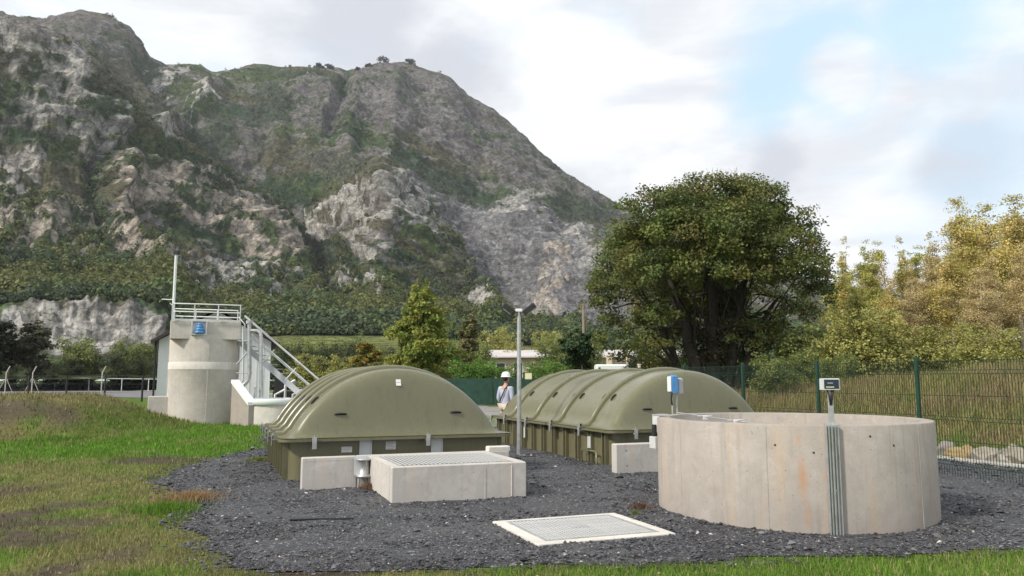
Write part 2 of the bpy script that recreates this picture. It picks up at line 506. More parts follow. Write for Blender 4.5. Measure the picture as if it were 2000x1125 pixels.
def gravel_sd(x, y):
    """signed distance to the gravel outline, positive inside"""
    x = np.asarray(x, float); y = np.asarray(y, float)
    ins = np.zeros(x.shape, bool); d = np.full(x.shape, 1e9)
    n = len(GX)
    for i in range(n):
        x0, y0, x1, y1 = GX[i], GY[i], GX[(i + 1) % n], GY[(i + 1) % n]
        cr = ((y0 > y) != (y1 > y)) & (x < (x1 - x0) * (y - y0) / (y1 - y0 + 1e-12) + x0)
        ins ^= cr
        l2 = (x1 - x0) ** 2 + (y1 - y0) ** 2
        t = np.clip(((x - x0) * (x1 - x0) + (y - y0) * (y1 - y0)) / l2, 0, 1)
        d = np.minimum(d, np.hypot(x - x0 - t * (x1 - x0), y - y0 - t * (y1 - y0)))
    d = np.where(ins, d, -d)
    return d + 0.45 * (fbm(x * 1.6, y * 1.6, 4, 21) - 0.5)
def grass_cover(x, y):
    """lush 0..1 and bare 0..1 of the turf at a place"""
    x = np.asarray(x, float); y = np.asarray(y, float)
    s = x * VX + y * VY
    n1 = fbm(x * .55, y * .4, 4, 31); n2 = fbm(x * 1.7, y * 1.3, 4, 33)
    lush = sstep(11.5, 17.5, y + 5 * (n1 - .5)) * (1 - 0.6 * sstep(0.62, 0.75, n2))
    lush = np.maximum(lush, 0.15 + 0.6 * sstep(0.50, 0.66, n1 * .5 + n2 * .5) * (y < 14))
    lush = np.maximum(lush, 0.9 * sstep(0.1, 0.5, x) * (y < 9) * (0.7 + .3 * n2))
    bank = (y > 20.0) & (x < -11) & (y < 32)
    lush = np.where(bank, (0.62 * sstep(0.50, 0.66, n2)) * (1 - .8 * sstep(22.5, 24.5, y)) + 0.6 * sstep(-13.6, -12, x), lush)
    rb = s > 14.2
    lush = np.where(rb, 0.28 * n1 + .3 * sstep(.55, .7, n2) + .5 * (1 - sstep(14.5, 19, s)), lush)
    far = sstep(32, 45, y) * (~rb)
    lush = lush * (1 - far) + far * 0.75
    bare = sstep(0.56, 0.70, fbm(x * .8 + 9, y * .55 - 4, 4, 41)) * (1 - sstep(11, 14, y)) * (x < 0)
    for (px, py, rx, ry) in ((10, 852, 2.6, 1.0), (95, 1020, 1.0, .45), (150, 985, .7, .35), (300, 900, 1.2, 1.0), (40, 1060, .5, .3)):
        c = on_ground(px, py)
        bare = np.maximum(bare, 0.9 * (1 - sstep(.4, 1.1, np.hypot((x - c.x) / rx, (y - c.y) / ry) + .6 * (n2 - .5))))
    return np.clip(lush, 0, 1), np.clip(bare, 0, 1)
def turf_colour(x, y):
    lush, bare = grass_cover(x, y)
    n = fbm(np.asarray(x) * 3, np.asarray(y) * 3, 3, 51)[..., None]
    green = np.array([0.105, 0.205, 0.022]); dry = np.array([0.205, 0.195, 0.075]); dirt = np.array([0.115, 0.092, 0.066])
    c = dry * (1 - lush[..., None]) + green * lush[..., None]
    c = c * (1 - bare[..., None]) + dirt * bare[..., None]
    return c * (0.82 + 0.56 * n)
ra = np.concatenate([np.geomspace(2.0, 60, 200), np.geomspace(62, 1900, 58)])
aa = np.concatenate([np.radians(np.linspace(-48, 48, 250)), np.radians(np.linspace(50, 310, 90))])
A_, R_ = np.meshgrid(aa, ra)
gx = R_ * np.sin(A_); gy = R_ * np.cos(A_)
gz = ground_h(gx, gy) * (R_ < 400)
gc = turf_colour(gx, gy) * 0.62
nr, nc = gx.shape
idx = np.arange(nr * nc).reshape(nr, nc); idw = np.concatenate([idx, idx[:, :1]], 1)
q = np.stack([idw[:-1, :-1], idw[1:, :-1], idw[1:, 1:], idw[:-1, 1:]], -1).reshape(-1, 4)
gv = np.stack([gx, gy, gz], -1).reshape(-1, 3)
# close the centre
gv = np.vstack([gv, [[0, 0, 0]]]); gcol = np.vstack([gc.reshape(-1, 3), gc.reshape(-1, 3)[:1]])
tri = np.stack([np.full(nc, len(gv) - 1), idw[0, :-1], idw[0, 1:]], -1)
M['turf'] = attr_mat('turf', 0.95, 0.1, 9.0, 0.6)
o = link('ground', np_mesh('ground', gv, q, tri, gcol, M['turf'], True)); tag(o, kind='structure')

# gravel bed: a sheet just above the turf
gs = 0.09
xs = np.arange(GX.min() - .4, GX.max() + .4, gs); ys = np.arange(GY.min() - .4, GY.max() + .4, gs)
X2, Y2 = np.meshgrid(xs, ys)
SD = gravel_sd(X2, Y2)
Z2 = ground_h(X2, Y2) + 0.006 + 0.035 * sstep(0, .35, SD) + 0.03 * (fbm(X2 * 2.2, Y2 * 2.2, 3, 61) - .5) * sstep(0, .3, SD)
S2 = X2 * VX + Y2 * VY
keep = (SD[:-1, :-1] > 0) & (SD[1:, 1:] > 0) & (SD[1:, :-1] > 0) & (SD[:-1, 1:] > 0)
ii = np.arange(X2.size).reshape(X2.shape)
q = np.stack([ii[:-1, :-1], ii[:-1, 1:], ii[1:, 1:], ii[1:, :-1]], -1)[keep]
u_, inv = np.unique(q, return_inverse=True)
vv = np.stack([X2, Y2, Z2], -1).reshape(-1, 3)[u_]
def gravel_mat():
    m, nt, n, l, p = mat_new('slate_gravel')
    big = noise(nt, 0.8, 4); v = n.new('ShaderNodeTexVoronoi'); v.inputs['Scale'].default_value = 42
    tc = n.new('ShaderNodeTexCoord'); l.new(tc.outputs['Object'], v.inputs['Vector'])
    sp = n.new('ShaderNodeSeparateColor'); l.new(v.outputs['Color'], sp.inputs[0])
    c = mixrgb(nt, sp.outputs[0], (0.022, 0.024, 0.029), (0.095, 0.098, 0.108))
    c = mixrgb(nt, mrange(nt, big, .4, .7, 0, .4), c, (0.10, 0.095, 0.09))
    c = mixrgb(nt, mrange(nt, sp.outputs[1], .975, .98), c, (0.30, 0.29, 0.27))
    l.new(c, p.inputs['Base Color']); p.inputs['Roughness'].default_value = 0.75
    bump(nt, p, v.outputs['Distance'], 0.9, 0.02)
    return m
M['gravel'] = gravel_mat()
o = link('gravel_bed', np_mesh('gravel_bed', vv, inv.reshape(-1, 4), None, None, M['gravel'], True)); tag(o, kind='structure')
def gravel_top(x, y): return ground_h(x, y) + 0.04

# loose slate chips on the bed
def built_over(x, y):
    s = x * VX + y * VY; t = x * UX + y * UY
    m = np.zeros(np.shape(x), bool)
    h0 = 0.25 * VX + 7.56 * VY; k0 = 0.25 * UX + 7.56 * UY
    for (s0, s1, t0, t1) in ((h0 + .02, h0 + 1.51, k0 + .02, k0 + 1.29), (2.2, 4.04, 10.04, 11.6), (1.24, 4.42, 11.65, 11.76), (1.2, 4.65, 12.9, 16.95), (6.95, 10.4, 12.9, 19.0), (6.42, 7.88, 11.77, 11.9)):
        m |= (s > s0) & (s < s1) & (t > t0) & (t < t1)
    return m | (np.hypot(x - 3.49, y - 9.83) < 1.62)
def chips(n):
    a = np.radians(RNG.uniform(-36, 40, n * 3)); r = np.exp(RNG.uniform(math.log(6.2), math.log(26), n * 3))
    x = r * np.sin(a); y = r * np.cos(a)
    k = (gravel_sd(x, y) > RNG.uniform(-0.3, 0.2, n * 3)) & ~built_over(x, y)
    x, y, r = x[k][:n], y[k][:n], r[k][:n]
    n = len(x)
    sz = RNG.gamma(1.5, 0.0041, n) * (0.72 + r / 20) + 0.0045
    sz = np.where(RNG.random(n) < .012, sz * 2.1, sz)
    dirs = np.array([(1, 0, 0), (0, 1, 0), (-1, 0, 0), (0, -1, 0), (0, 0, 1), (0, 0, -1)], float)
    P = dirs[None] * (0.6 + 0.8 * RNG.random((n, 6, 1)))
    P = P * sz[:, None, None] * np.stack([np.ones(n), RNG.uniform(.5, 1, n), RNG.uniform(.25, .6, n)], -1)[:, None]
    ang = RNG.uniform(0, 2 * PI, n); ca, sa = np.cos(ang)[:, None], np.sin(ang)[:, None]
    tl = RNG.uniform(-.5, .5, n)[:, None]
    px = P[..., 0]; pz = P[..., 2] + px * tl
    xx = px * ca - P[..., 1] * sa; yy = px * sa + P[..., 1] * ca
    V = np.stack([xx + x[:, None], yy + y[:, None], pz + (gravel_top(x, y) + sz * 0.12)[:, None]], -1)
    g = RNG.beta(1.6, 3.8, n) * 0.175 + 0.02
    lightk = RNG.random(n) < 0.010
    g = g * (.7 + .75 * fbm(x * 1.1, y * 1.1, 4, 91)); g = np.where(lightk, RNG.uniform(.3, .6, n), g)
    C = np.stack([g * RNG.uniform(.95, 1.08, n), g, g * RNG.uniform(1.0, 1.18, n)], -1)
    C[lightk, 2] *= 0.9
    T = np.array([(0, 1, 4), (1, 2, 4), (2, 3, 4), (3, 0, 4), (1, 0, 5), (2, 1, 5), (3, 2, 5), (0, 3, 5)])
    tr = (T[None] + (np.arange(n) * 6)[:, None, None]).reshape(-1, 3)
    return np_mesh('gravel_chips', V.reshape(-1, 3), None, tr, np.repeat(C, 6, 0), M['stone'])
tag(link('gravel_chips', chips(80000)), kind='stuff')

# grass blades
def blades(name, x, y, h, w, col, lean=0.6, zf=None):
    n = len(x)
    a = RNG.uniform(0, 2 * PI, n); ca, sa = np.cos(a), np.sin(a)
    b = RNG.uniform(0, 2 * PI, n); ln = RNG.random(n) * lean * h
    z = (ground_h if zf is None else zf)(x, y)
    p0 = np.stack([x - ca * w, y - sa * w, z - .01], -1); p1 = np.stack([x + ca * w, y + sa * w, z - .01], -1)
    p2 = np.stack([x + np.cos(b) * ln, y + np.sin(b) * ln, z + h * (1 - .25 * RNG.random(n))], -1)
    V = np.stack([p0, p1, p2], 1).reshape(-1, 3)
    tr = np.arange(n * 3).reshape(n, 3)
    return np_mesh(name, V, None, tr, np.repeat(col, 3, 0), M['grass'])
def scatter_turf(n):
    a = np.radians(RNG.uniform(-37, 37, n)); r = np.exp(RNG.uniform(math.log(5.6), math.log(34), n))
    x = r * np.sin(a); y = r * np.cos(a)
    s = x * VX + y * VY
    lush, bare = grass_cover(x, y)
    clump = fbm(x * 2.4, y * 2.4, 3, 71)
    k = (gravel_sd(x, y) < RNG.uniform(-.12, .05, n)) & (s < 14.2) & (RNG.random(n) > bare * 0.85) & (RNG.random(n) < .35 + 1.1 * clump)
    x, y, r, lush = x[k], y[k], r[k], lush[k]; n = len(x)
    c = turf_colour(x, y)
    straw = (RNG.random(n) < 0.35 * (1 - lush) + .05)[:, None]
    bk_ = ((y > 20.0) & (x < -11.4))[:, None]; c = np.where(bk_, c * np.array([.80, .70, .80]), c)
    c = np.where(straw, np.array([0.36, 0.30, 0.15]) * RNG.uniform(.6, 1.15, (n, 1)), c * RNG.uniform(.65, 1.35, (n, 1)) * np.array([1, 1.05, 1]))
    bank = (y > 18.8) & (x < -11)
    h = (0.02 + 0.042 * RNG.random(n)) * (0.8 + r / 26) * np.where(bank, 1.6, 1) * np.where(lush > .6, 1.15, .9)
    return blades('grass', x, y, h, 0.0035 + 0.00042 * r, c)
tag(link('grass', scatter_turf(330000)), kind='stuff')
def scatter_bank(n):
    s = RNG.uniform(14.3, 30, n); t = RNG.uniform(-2, 34, n)
    x = s * VX + t * UX; y = s * VY + t * UY
    k = (np.abs(np.degrees(np.arctan2(x, y))) < 37) & (y > 8) & (RNG.random(n) < .25 + sstep(14.6, 17, s))
    x, y, s = x[k], y[k], s[k]; n = len(x)
    lush, bare = grass_cover(x, y)
    pt = fbm(x * .5, y * .5, 4, 77)
    ol = np.array([0.255, 0.225, 0.088]); br = np.array([0.27, 0.205, 0.11]); gr = np.array([0.14, 0.19, 0.045])
    c = ol + (br - ol) * sstep(.5, .68, pt)[:, None]
    c = (c + (gr - c) * sstep(.3, .5, lush)[:, None]) * RNG.uniform(.55, 1.35, (n, 1))
    h = RNG.uniform(.18, .62, n) * (0.35 + .65 * sstep(15, 19, s)) * (0.5 + pt)
    return blades('tall_bank_grass', x, y, h, 0.010 + 0.012 * RNG.random(n), c, 0.7)
tag(link('tall_bank_grass', scatter_bank(95000)), kind='stuff')

# pale track edge behind the right fence, road and pitch on the left
mb = MB()
mb.add([st(13.72, -2, .055), st(14.15, -2, .055), st(14.15, 30, .055), st(13.72, 30, .055), st(13.72, -2, 0), st(13.72, 30, 0)], [(0, 1, 2, 3), (4, 0, 3, 5)])
tag(mb.build('path', M['path']), kind='structure')
def strip(name, pts_near, pts_far, z, mat):
    b = MB(); n = len(pts_near)
    b.add([(p[0], p[1], z) for p in pts_near] + [(p[0], p[1], z) for p in pts_far], [(i, i + 1, n + i + 1, n + i) for i in range(n - 1)])
    return tag(b.build(name, mat), kind='structure')
def gp(px, py): p = on_ground(px, py); return (p.x, p.y)
strip('road', [gp(-300, 775), gp(60, 773), gp(320, 779), gp(560, 785)], [gp(-300, 752), gp(20, 753.5), gp(310, 765), gp(560, 771)], 0.02, M['asphalt'])
strip('path', [gp(-300, 752), gp(20, 753.5), gp(310, 765), gp(560, 771)], [gp(-300, 750.6), gp(20, 752), gp(310, 763), gp(560, 769.5)], 0.03, M['path'])
M['pitch'] = simple('mown_pitch', (0.10, 0.19, 0.045), 0.95, 0, 0.15, .4)
strip('sports_pitch', [gp(-300, 749.5), gp(20, 750.5), gp(310, 762), gp(560, 768)], [gp(-300, 746.5), gp(20, 746.5), gp(310, 747), gp(560, 748)], 0.015, M['pitch'])
M['yard'] = simple('grey_yard', (0.24, 0.23, 0.21), 0.9, 0, 0.2, .6)
strip('yard', [st(1.5, 23.4), st(14, 23.4)], [st(6, 56), st(20, 50)], 0.035, M['yard'])

# ================================================================== MOUNTAIN (heightfield in azimuth x range)
def curve(pts):
    xs = [p[0] for p in pts]; ys = [p[1] for p in pts]
    return lambda x: np.interp(x, xs, ys)
# each crest or bench: range in metres, and its height as seen along every bearing
K = [
 (130, curve([(-400, 741), (1900, 741)])),
 (200, curve([(-400, 712), (0, 712), (330, 706), (560, 690), (800, 690), (1200, 715), (1900, 728)])),
 (262, curve([(-400, 690), (0, 690), (310, 690), (420, 664), (560, 655), (780, 656), (1000, 672), (1200, 690), (1900, 724)])),
 (285, curve([(-400, 585), (0, 600), (60, 600), (200, 594), (300, 604), (345, 655), (420, 655), (560, 648), (780, 646), (1000, 664), (1200, 684), (1900, 722)])),
 (350, curve([(-400, 530), (0, 540), (200, 545), (320, 575), (420, 600), (600, 622), (800, 625), (1000, 640), (1200, 664), (1900, 716)])),
 (430, curve([(-400, 470), (0, 480), (180, 500), (300, 520), (420, 560), (520, 575), (600, 592), (680, 585), (740, 560), (800, 590), (1000, 622), (1100, 634), (1200, 645), (1900, 708)])),
 (540, curve([(-400, 300), (0, 330), (150, 350), (230, 400), (330, 440), (450, 500), (560, 530), (620, 560), (680, 520), (740, 470), (800, 505), (900, 585), (1000, 600), (1100, 585), (1200, 590), (1900, 690)])),
 (640, curve([(-400, 60), (0, 85), (60, 115), (130, 140), (170, 180), (230, 245), (300, 300), (400, 352), (480, 400), (540, 450), (590, 505), (640, 470), (690, 410), (740, 372), (800, 410), (850, 480), (930, 560), (1000, 560), (1100, 530), (1200, 530), (1900, 680)])),
 (760, curve([(-400, 120), (0, 150), (60, 175), (130, 205), (200, 250), (300, 335), (400, 385), (500, 425), (560, 440), (620, 410), (680, 350), (740, 330), (830, 395), (900, 450), (1000, 430), (1060, 440), (1200, 480), (1900, 664)])),
 (900, curve([(-400, 110), (0, 118), (130, 145), (200, 180), (300, 212), (400, 240), (500, 270), (600, 250), (700, 270), (760, 262), (850, 320), (930, 385), (1010, 395), (1100, 440), (1200, 470), (1900, 650)])),
 (1060, curve([(-400, 60), (0, 55), (130, 60), (200, 90), (270, 150), (380, 170), (480, 175), (600, 165), (680, 190), (760, 170), (850, 215), (930, 280), (1030, 340), (1120, 390), (1215, 430), (1900, 640)])),
 (1220, curve([(-400, 30), (-60, 20), (0, 22), (40, 28), (70, 18), (110, 9), (160, 18), (210, 45), (235, 75), (255, 105), (290, 121), (360, 121), (385, 136), (430, 131), (470, 121), (520, 127), (640, 131), (690, 133), (720, 124), (790, 122), (830, 140), (870, 151), (910, 187), (960, 215), (1000, 246), (1040, 285), (1080, 326), (1120, 351), (1150, 366), (1215, 399), (1300, 440), (1400, 485), (1500, 520), (1650, 565), (1900, 630)])),
]
NA, NR_ = 800, 430
pxs = np.linspace(-330, 1760, NA)
az = np.arctan((pxs - 1000) / (F / math.cos(PITCH)))
# elevation tangent on the line at photo row py (horizontal distance measured along the bearing)
def tan_el(px, py):
    b = 562.5 - py; a = px - 1000
    hd = np.hypot(a, F * math.cos(PITCH) - b * math.sin(PITCH))
    return (F * math.sin(PITCH) + b * math.cos(PITCH)) / hd
Kr = np.array([k[0] for k in K], float)
rr = np.concatenate([np.linspace(130, 262, 14)[:-1], np.linspace(262, 300, 40)[:-1], np.linspace(300, 700, 200)[:-1], np.linspace(700, 1220, 160), np.linspace(1230, 1500, 16)])
NR_ = len(rr)
KY = np.array([[0.0] * NA for _ in K])
for i, (r, c) in enumerate(K):
    KY[i] = EYE + r * tan_el(pxs, c(pxs))
ZM = np.empty((NR_, NA))
for j in range(NA):
    ZM[:, j] = np.interp(rr, Kr, KY[:, j])
# soften the bench lines a little along the range, keep the quarry wall sharp
ker = np.array([1, 2, 3, 2, 1.]); ker /= ker.sum()
Zs = ZM.copy()
for rep in range(3):
    Zp = np.pad(Zs, ((2, 2), (0, 0)), 'edge'); Zn = sum(ker[i] * Zp[i:i + NR_] for i in range(5)); Zs = Zn
wq = sstep(300, 340, rr)[:, None] * (1 - sstep(1190, 1215, rr))[:, None]
ZM = ZM * (1 - wq) + Zs * wq
back = rr > 1221
ZM[back] = ZM[~back][-1][None] - (rr[back] - 1220)[:, None] * 0.7
AZ, RR = np.meshgrid(az, rr)
MX = RR * np.sin(AZ); MY = RR * np.cos(AZ)
amp = (.55 * sstep(262, 272, RR) + .45 * sstep(285, 350, RR)) * (1 - 0.72 * sstep(1130, 1220, RR))
ZM0 = ZM.copy()
SX = AZ * 700 + 0 * RR
SY = np.zeros_like(ZM)
SY[1:] = np.cumsum(np.sqrt(np.diff(RR, axis=0) ** 2 + np.diff(ZM, axis=0) ** 2), axis=0)
SX = SX + 14 * (fbm(SX / 80, SY / 80, 3, 95) - .5)
crag = ridged(SX / 62, SY / 74, 5, 111, 0.55)
fine = fbm(SX / 14, SY / 14, 4, 121, 0.6)
strata = np.abs(((ZM + 18 * fbm(SX / 90, SY / 90, 3, 131) + 0.25 * MX) / 11.0) % 1 - 0.5) * 2
DISP = (ridged(SX / 130, SY / 260, 3, 101) - 0.55) * 6 + (crag - 0.6) * 6.5 + (ridged(SX / 20, SY / 22, 4, 113, .65) - .6) * 8 + (fine - .5) * 9 + (ridged(SX / 7.5, SY / 6, 3, 117, .6) - .6) * 3.2 + (strata - .5) * 4
# spurs and gullies by place, as lines down the slope: (points, half width, rise in metres at 800 m)
def line_dist(px, py, pts):
    d = np.full(px.shape, 1e9)
    for (x0, y0), (x1, y1) in zip(pts[:-1], pts[1:]):
        t = np.clip(((px - x0) * (x1 - x0) + (py - y0) * (y1 - y0)) / ((x1 - x0) ** 2 + (y1 - y0) ** 2), 0, 1)
        d = np.minimum(d, np.hypot(px - x0 - t * (x1 - x0), py - y0 - t * (y1 - y0)))
    return d
SPURS = [([(-60, 60), (0, 85), (130, 140), (230, 240), (330, 305), (480, 400), (560, 490), (620, 590)], 48, 26), ([(235, 335), (222, 450), (290, 520), (340, 590)], 34, 18),
         ([(425, 182), (385, 205), (330, 240), (285, 275)], 26, 18), ([(640, 215), (600, 168), (540, 225), (545, 300)], 30, 12), ([(770, 165), (715, 185), (685, 215), (690, 320), (740, 368)], 40, 18),
         ([(585, 460), (660, 420), (740, 368), (825, 415), (870, 500), (960, 615)], 34, 22), ([(690, 530), (735, 470), (770, 428), (850, 500), (930, 600), (990, 640)], 26, 16),
         ([(860, 170), (900, 260), (980, 330), (1060, 400)], 50, 14), ([(960, 230), (1040, 320), (1140, 400)], 40, 12), ([(1060, 500), (1130, 470), (1200, 520)], 34, 12), ([(60, 300), (110, 380), (90, 470)], 40, 16)]
GULL = [([(275, 130), (330, 195), (390, 265), (480, 335), (560, 435), (590, 485), (640, 585)], 34, -24), ([(500, 330), (600, 400), (575, 455)], 30, -14), ([(700, 300), (790, 370), (860, 445), (930, 560), (1010, 640)], 30, -14),
        ([(690, 135), (660, 190), (650, 260)], 24, -14), ([(770, 290), (860, 340), (960, 395)], 26, -12), ([(190, 250), (180, 360), (200, 470)], 30, -16), ([(640, 520), (700, 480), (690, 560)], 24, -12)]
dz0 = ZM - EYE
f0_ = MY * math.cos(PITCH) + dz0 * math.sin(PITCH); v0_ = -MY * math.sin(PITCH) + dz0 * math.cos(PITCH)
PX0 = 1000 + F * MX / f0_; PY0 = 562.5 - F * v0_ / f0_
wx_ = (fbm(SX / 55, SY / 55, 4, 231, .6) - .5) * 46; wy_ = (fbm(SX / 55 + 9, SY / 55, 4, 233, .6) - .5) * 30
GM = np.zeros(ZM.shape)
for pts, hw__, hgt in SPURS + GULL:
    d = line_dist(PX0 + wx_, PY0 + wy_, pts)
    DISP = DISP + .72 * hgt * (RR / 800.) * np.clip(1 - d / hw__, 0, 1) ** (1.0 if hgt > 0 else 1.5)
    if hgt < 0: GM = np.maximum(GM, 1 - sstep(.25, .8, d / hw__))

# land cover: rock outcrops, scree and scrub by place on the slope
PYm = np.empty_like(ZM); 
dzc = ZM - EYE
fc = MY * math.cos(PITCH) + dzc * math.sin(PITCH); vc = -MY * math.sin(PITCH) + dzc * math.cos(PITCH)
PXm = 1000 + F * MX / fc; PYm = 562.5 - F * vc / fc
w1 = (fbm(SX / 40, SY / 40, 4, 141, .6) - .5); w2 = fbm(SX / 11, SY / 11, 4, 151, .65) - .5
T = {'lime': np.array([.44, .42, .39]), 'warm': np.array([.445, .385, .325]), 'scree': np.array([.185, .182, .187]),
     'dark': np.array([.15, .139, .138]), 'scrub': np.array([.11, .098, .065]), 'green': np.array([.062, .088, .034]), 'dgreen': np.array([.036, .058, .032])}
OUT = [  # px, py, rx, ry, rot deg, tone, strength
 (70, 128, 140, 36, 18, 'lime', .95), (130, 235, 120, 55, 30, 'lime', .75), (25, 345, 60, 62, 0, 'lime', .95), (45, 450, 90, 45, 0, 'warm', .85),
 (150, 440, 50, 42, 10, 'warm', .7), (275, 360, 75, 40, 25, 'warm', .95), (390, 395, 150, 42, 24, 'warm', .85), (500, 465, 110, 32, 42, 'warm', .9), (235, 440, 26, 90, 0, 'warm', .95),
 (320, 545, 90, 40, 0, 'warm', .85), (450, 555, 115, 42, 8, 'lime', .95), (160, 640, 175, 52, 0, 'lime', 1.0), (320, 155, 55, 26, -30, 'lime', .9), (370, 220, 95, 16, -40, 'lime', .9),
 (310, 283, 60, 16, 20, 'lime', .9), (100, 70, 190, 60, 10, 'dark', .8), (260, 190, 120, 50, 30, 'scrub', .7),
 (605, 212, 80, 48, 0, 'dark', .95), (760, 205, 95, 62, 10, 'dark', .95), (900, 255, 190, 62, 38, 'dark', .95), (1060, 350, 160, 48, 33, 'dark', .9), (480, 270, 80, 40, 0, 'dark', .7),
 (640, 440, 80, 15, -34, 'lime', .95), (705, 405, 70, 16, -30, 'lime', .95), (770, 395, 60, 15, 18, 'lime', .95), (825, 430, 50, 14, 48, 'lime', .9), (600, 470, 40, 12, -20, 'lime', .8),
 (690, 455, 90, 14, -28, 'lime', .85), (775, 440, 60, 22, 20, 'lime', .9), (725, 490, 22, 40, 30, 'lime', .8),
 (930, 450, 110, 60, 30, 'scree', 1.0), (1050, 470, 110, 60, 20, 'scree', 1.0), (1080, 560, 110, 90, 0, 'scree', 1.0), (960, 530, 80, 60, 40, 'scree', 1.0), (800, 340, 90, 22, 38, 'scree', .9), (1180, 600, 70, 70, 0, 'scree', 1.0),
 (1000, 408, 60, 24, 5, 'lime', .8), (1075, 560, 30, 80, 12, 'warm', .75), (1150, 500, 65, 36, 30, 'lime', .6), (735, 560, 18, 24, 0, 'lime', 1.0), (682, 552, 18, 20, 0, 'lime', .8), (608, 590, 24, 20, 20, 'lime', .9),
 (900, 613, 65, 13, 4, 'lime', .85), (560, 120, 120, 8, 0, 'green', .6), (60, 300, 40, 20, 0, 'green', .7),
 (860, 350, 120, 20, 30, 'dgreen', .9), (1130, 425, 70, 20, 15, 'dgreen', .85), (640, 510, 60, 40, -30, 'dgreen', .9), (150, 545, 190, 38, 8, 'green', .9), (520, 215, 60, 40, -20, 'dgreen', .8), (430, 260, 40, 34, -40, 'dgreen', .8), (660, 330, 90, 26, 20, 'dgreen', .6), (860, 570, 80, 40, 35, 'scrub', .7), (1000, 640, 110, 16, 4, 'dgreen', .9),
]
LIFT = np.zeros(ZM.shape); BUSH = np.zeros(ZM.shape)
cov = np.zeros(ZM.shape); rcol = np.zeros(ZM.shape + (3,))
base_tone = T['dgreen'] * (1 - sstep(400, 700, PYm - 0)[..., None] * 0) 
veg = T['dgreen'] + (T['green'] - T['dgreen']) * sstep(.35, .65, w1 + .5 + .3 * (w2))[..., None]
brown = sstep(.46, .64, fbm(SX / 70, SY / 70, 4, 161)) * .8
veg = veg * (1 - brown[..., None]) + T['scrub'] * brown[..., None]
lower = sstep(430, 300, RR)
veg = veg * (1 - GM[..., None]) + T['dgreen'] * 1.05 * GM[..., None]
veg = veg * (1.12 + 0.3 * lower[..., None])
speck = sstep(.595, .635, fbm(SX / 24, SY / 18, 4, 171, .62)) * sstep(330, 420, RR) * .8
cov = speck; rcol = np.broadcast_to(T['dark'] * 1.25, ZM.shape + (3,)).copy()
joint = 1 - np.abs(2 * vnoise(SX / 13 + 2 * w1, SY / 15, 187) - 1)
for (cx, cy, rx, ry, rot, tone, k) in OUT:
    a = math.radians(rot); dx = PXm - cx + w1 * 50; dy = PYm - cy + w1 * 34
    u = (dx * math.cos(a) + dy * math.sin(a)) / rx; v_ = (-dx * math.sin(a) + dy * math.cos(a)) / ry
    q0 = np.hypot(u, v_) + 0.7 * w2
    m = (1 - sstep(.86, 1.04, q0)) * k
    led = fbm(u * rx / 34 + cx, v_ * ry / 8.5 + cy, 4, 183, .6)
    if tone in ('lime', 'warm', 'dark') and cy != 640 and ry < 100:
        LIFT = np.maximum(LIFT, (1 - sstep(.70, 1.12, q0)) * min(11, 2 + .16 * min(rx, ry)) * (RR / 800.) ** .6 * .75 + (1 - sstep(.8, 1.1, q0)) * 7 * (led - .5))
    if tone in ('lime', 'warm'):
        m = m * (1 - .93 * sstep(.50, .56, led + .10 * w2) * (1 if cy != 640 else .25))
        tcol = T[tone] * (1 - .5 * sstep(.80, .97, joint))[..., None]
    elif tone == 'dark':
        m = m * (1 - .8 * sstep(.55, .62, fbm(SX / 17, SY / 13, 4, 182, .65))); tcol = T[tone] * (.75 + .5 * sstep(.35, .65, led))[..., None]
    else:
        tcol = T[tone] * (.8 + .4 * sstep(.35, .65, led))[..., None]
        if tone == 'scree': tcol = tcol * (.80 + .42 * sstep(.55, .75, ((ZM + 6 * w1) / 8.5) % 1) * (PYm < 520) + .2 * (PYm >= 520))[..., None]
    rcol = rcol * (1 - m[..., None]) + tcol * m[..., None]
    cov = np.maximum(cov, m)
    if tone in ('green', 'dgreen', 'scrub'): BUSH = np.maximum(BUSH, m)
    else: BUSH = BUSH * (1 - m)
DISP = DISP + .62 * LIFT
Pm = np.stack([MX, MY, ZM], -1)
gr = np.gradient(Pm, axis=0); ga_ = np.gradient(Pm, axis=1)
NM = np.cross(ga_, gr); NM /= np.linalg.norm(NM, axis=-1, keepdims=True) + 1e-9
NM *= np.sign(NM[..., 2:3] + 1e-9)
for _ in range(6):
    NP = np.pad(NM, ((2, 2), (2, 2), (0, 0)), 'edge')
    NM = sum(NP[2 + a_:2 + a_ + NM.shape[0], 2 + b_:2 + b_ + NM.shape[1]] for a_, b_ in ((0, 0), (2, 0), (-2, 0), (0, 2), (0, -2))) / 5
NM /= np.linalg.norm(NM, axis=-1, keepdims=True) + 1e-9
Pm = Pm + NM * (amp * DISP)[..., None]
MX, MY, ZM = Pm[..., 0], Pm[..., 1], Pm[..., 2]
mcol = veg * (1 - cov[..., None]) + rcol * cov[..., None]
streak = 0.6 + .8 * fbm(SX / 6, SY / 7, 4, 191, .7)
mcol = mcol * 1.16 * streak[..., None]
FIELD = (RR < 258) & (RR > 190) & (PXm > 380)
mcol = np.where(FIELD[..., None], np.array([.24, .26, .085]) * (0.9 + .2 * w1[..., None]), mcol)
low = (RR < 200)
mcol = np.where(low[..., None], np.array([.07, .09, .03]), mcol)
idx = np.arange(NR_ * NA).reshape(NR_, NA)
q = np.stack([idx[:-1, :-1], idx[:-1, 1:], idx[1:, 1:], idx[1:, :-1]], -1).reshape(-1, 4)
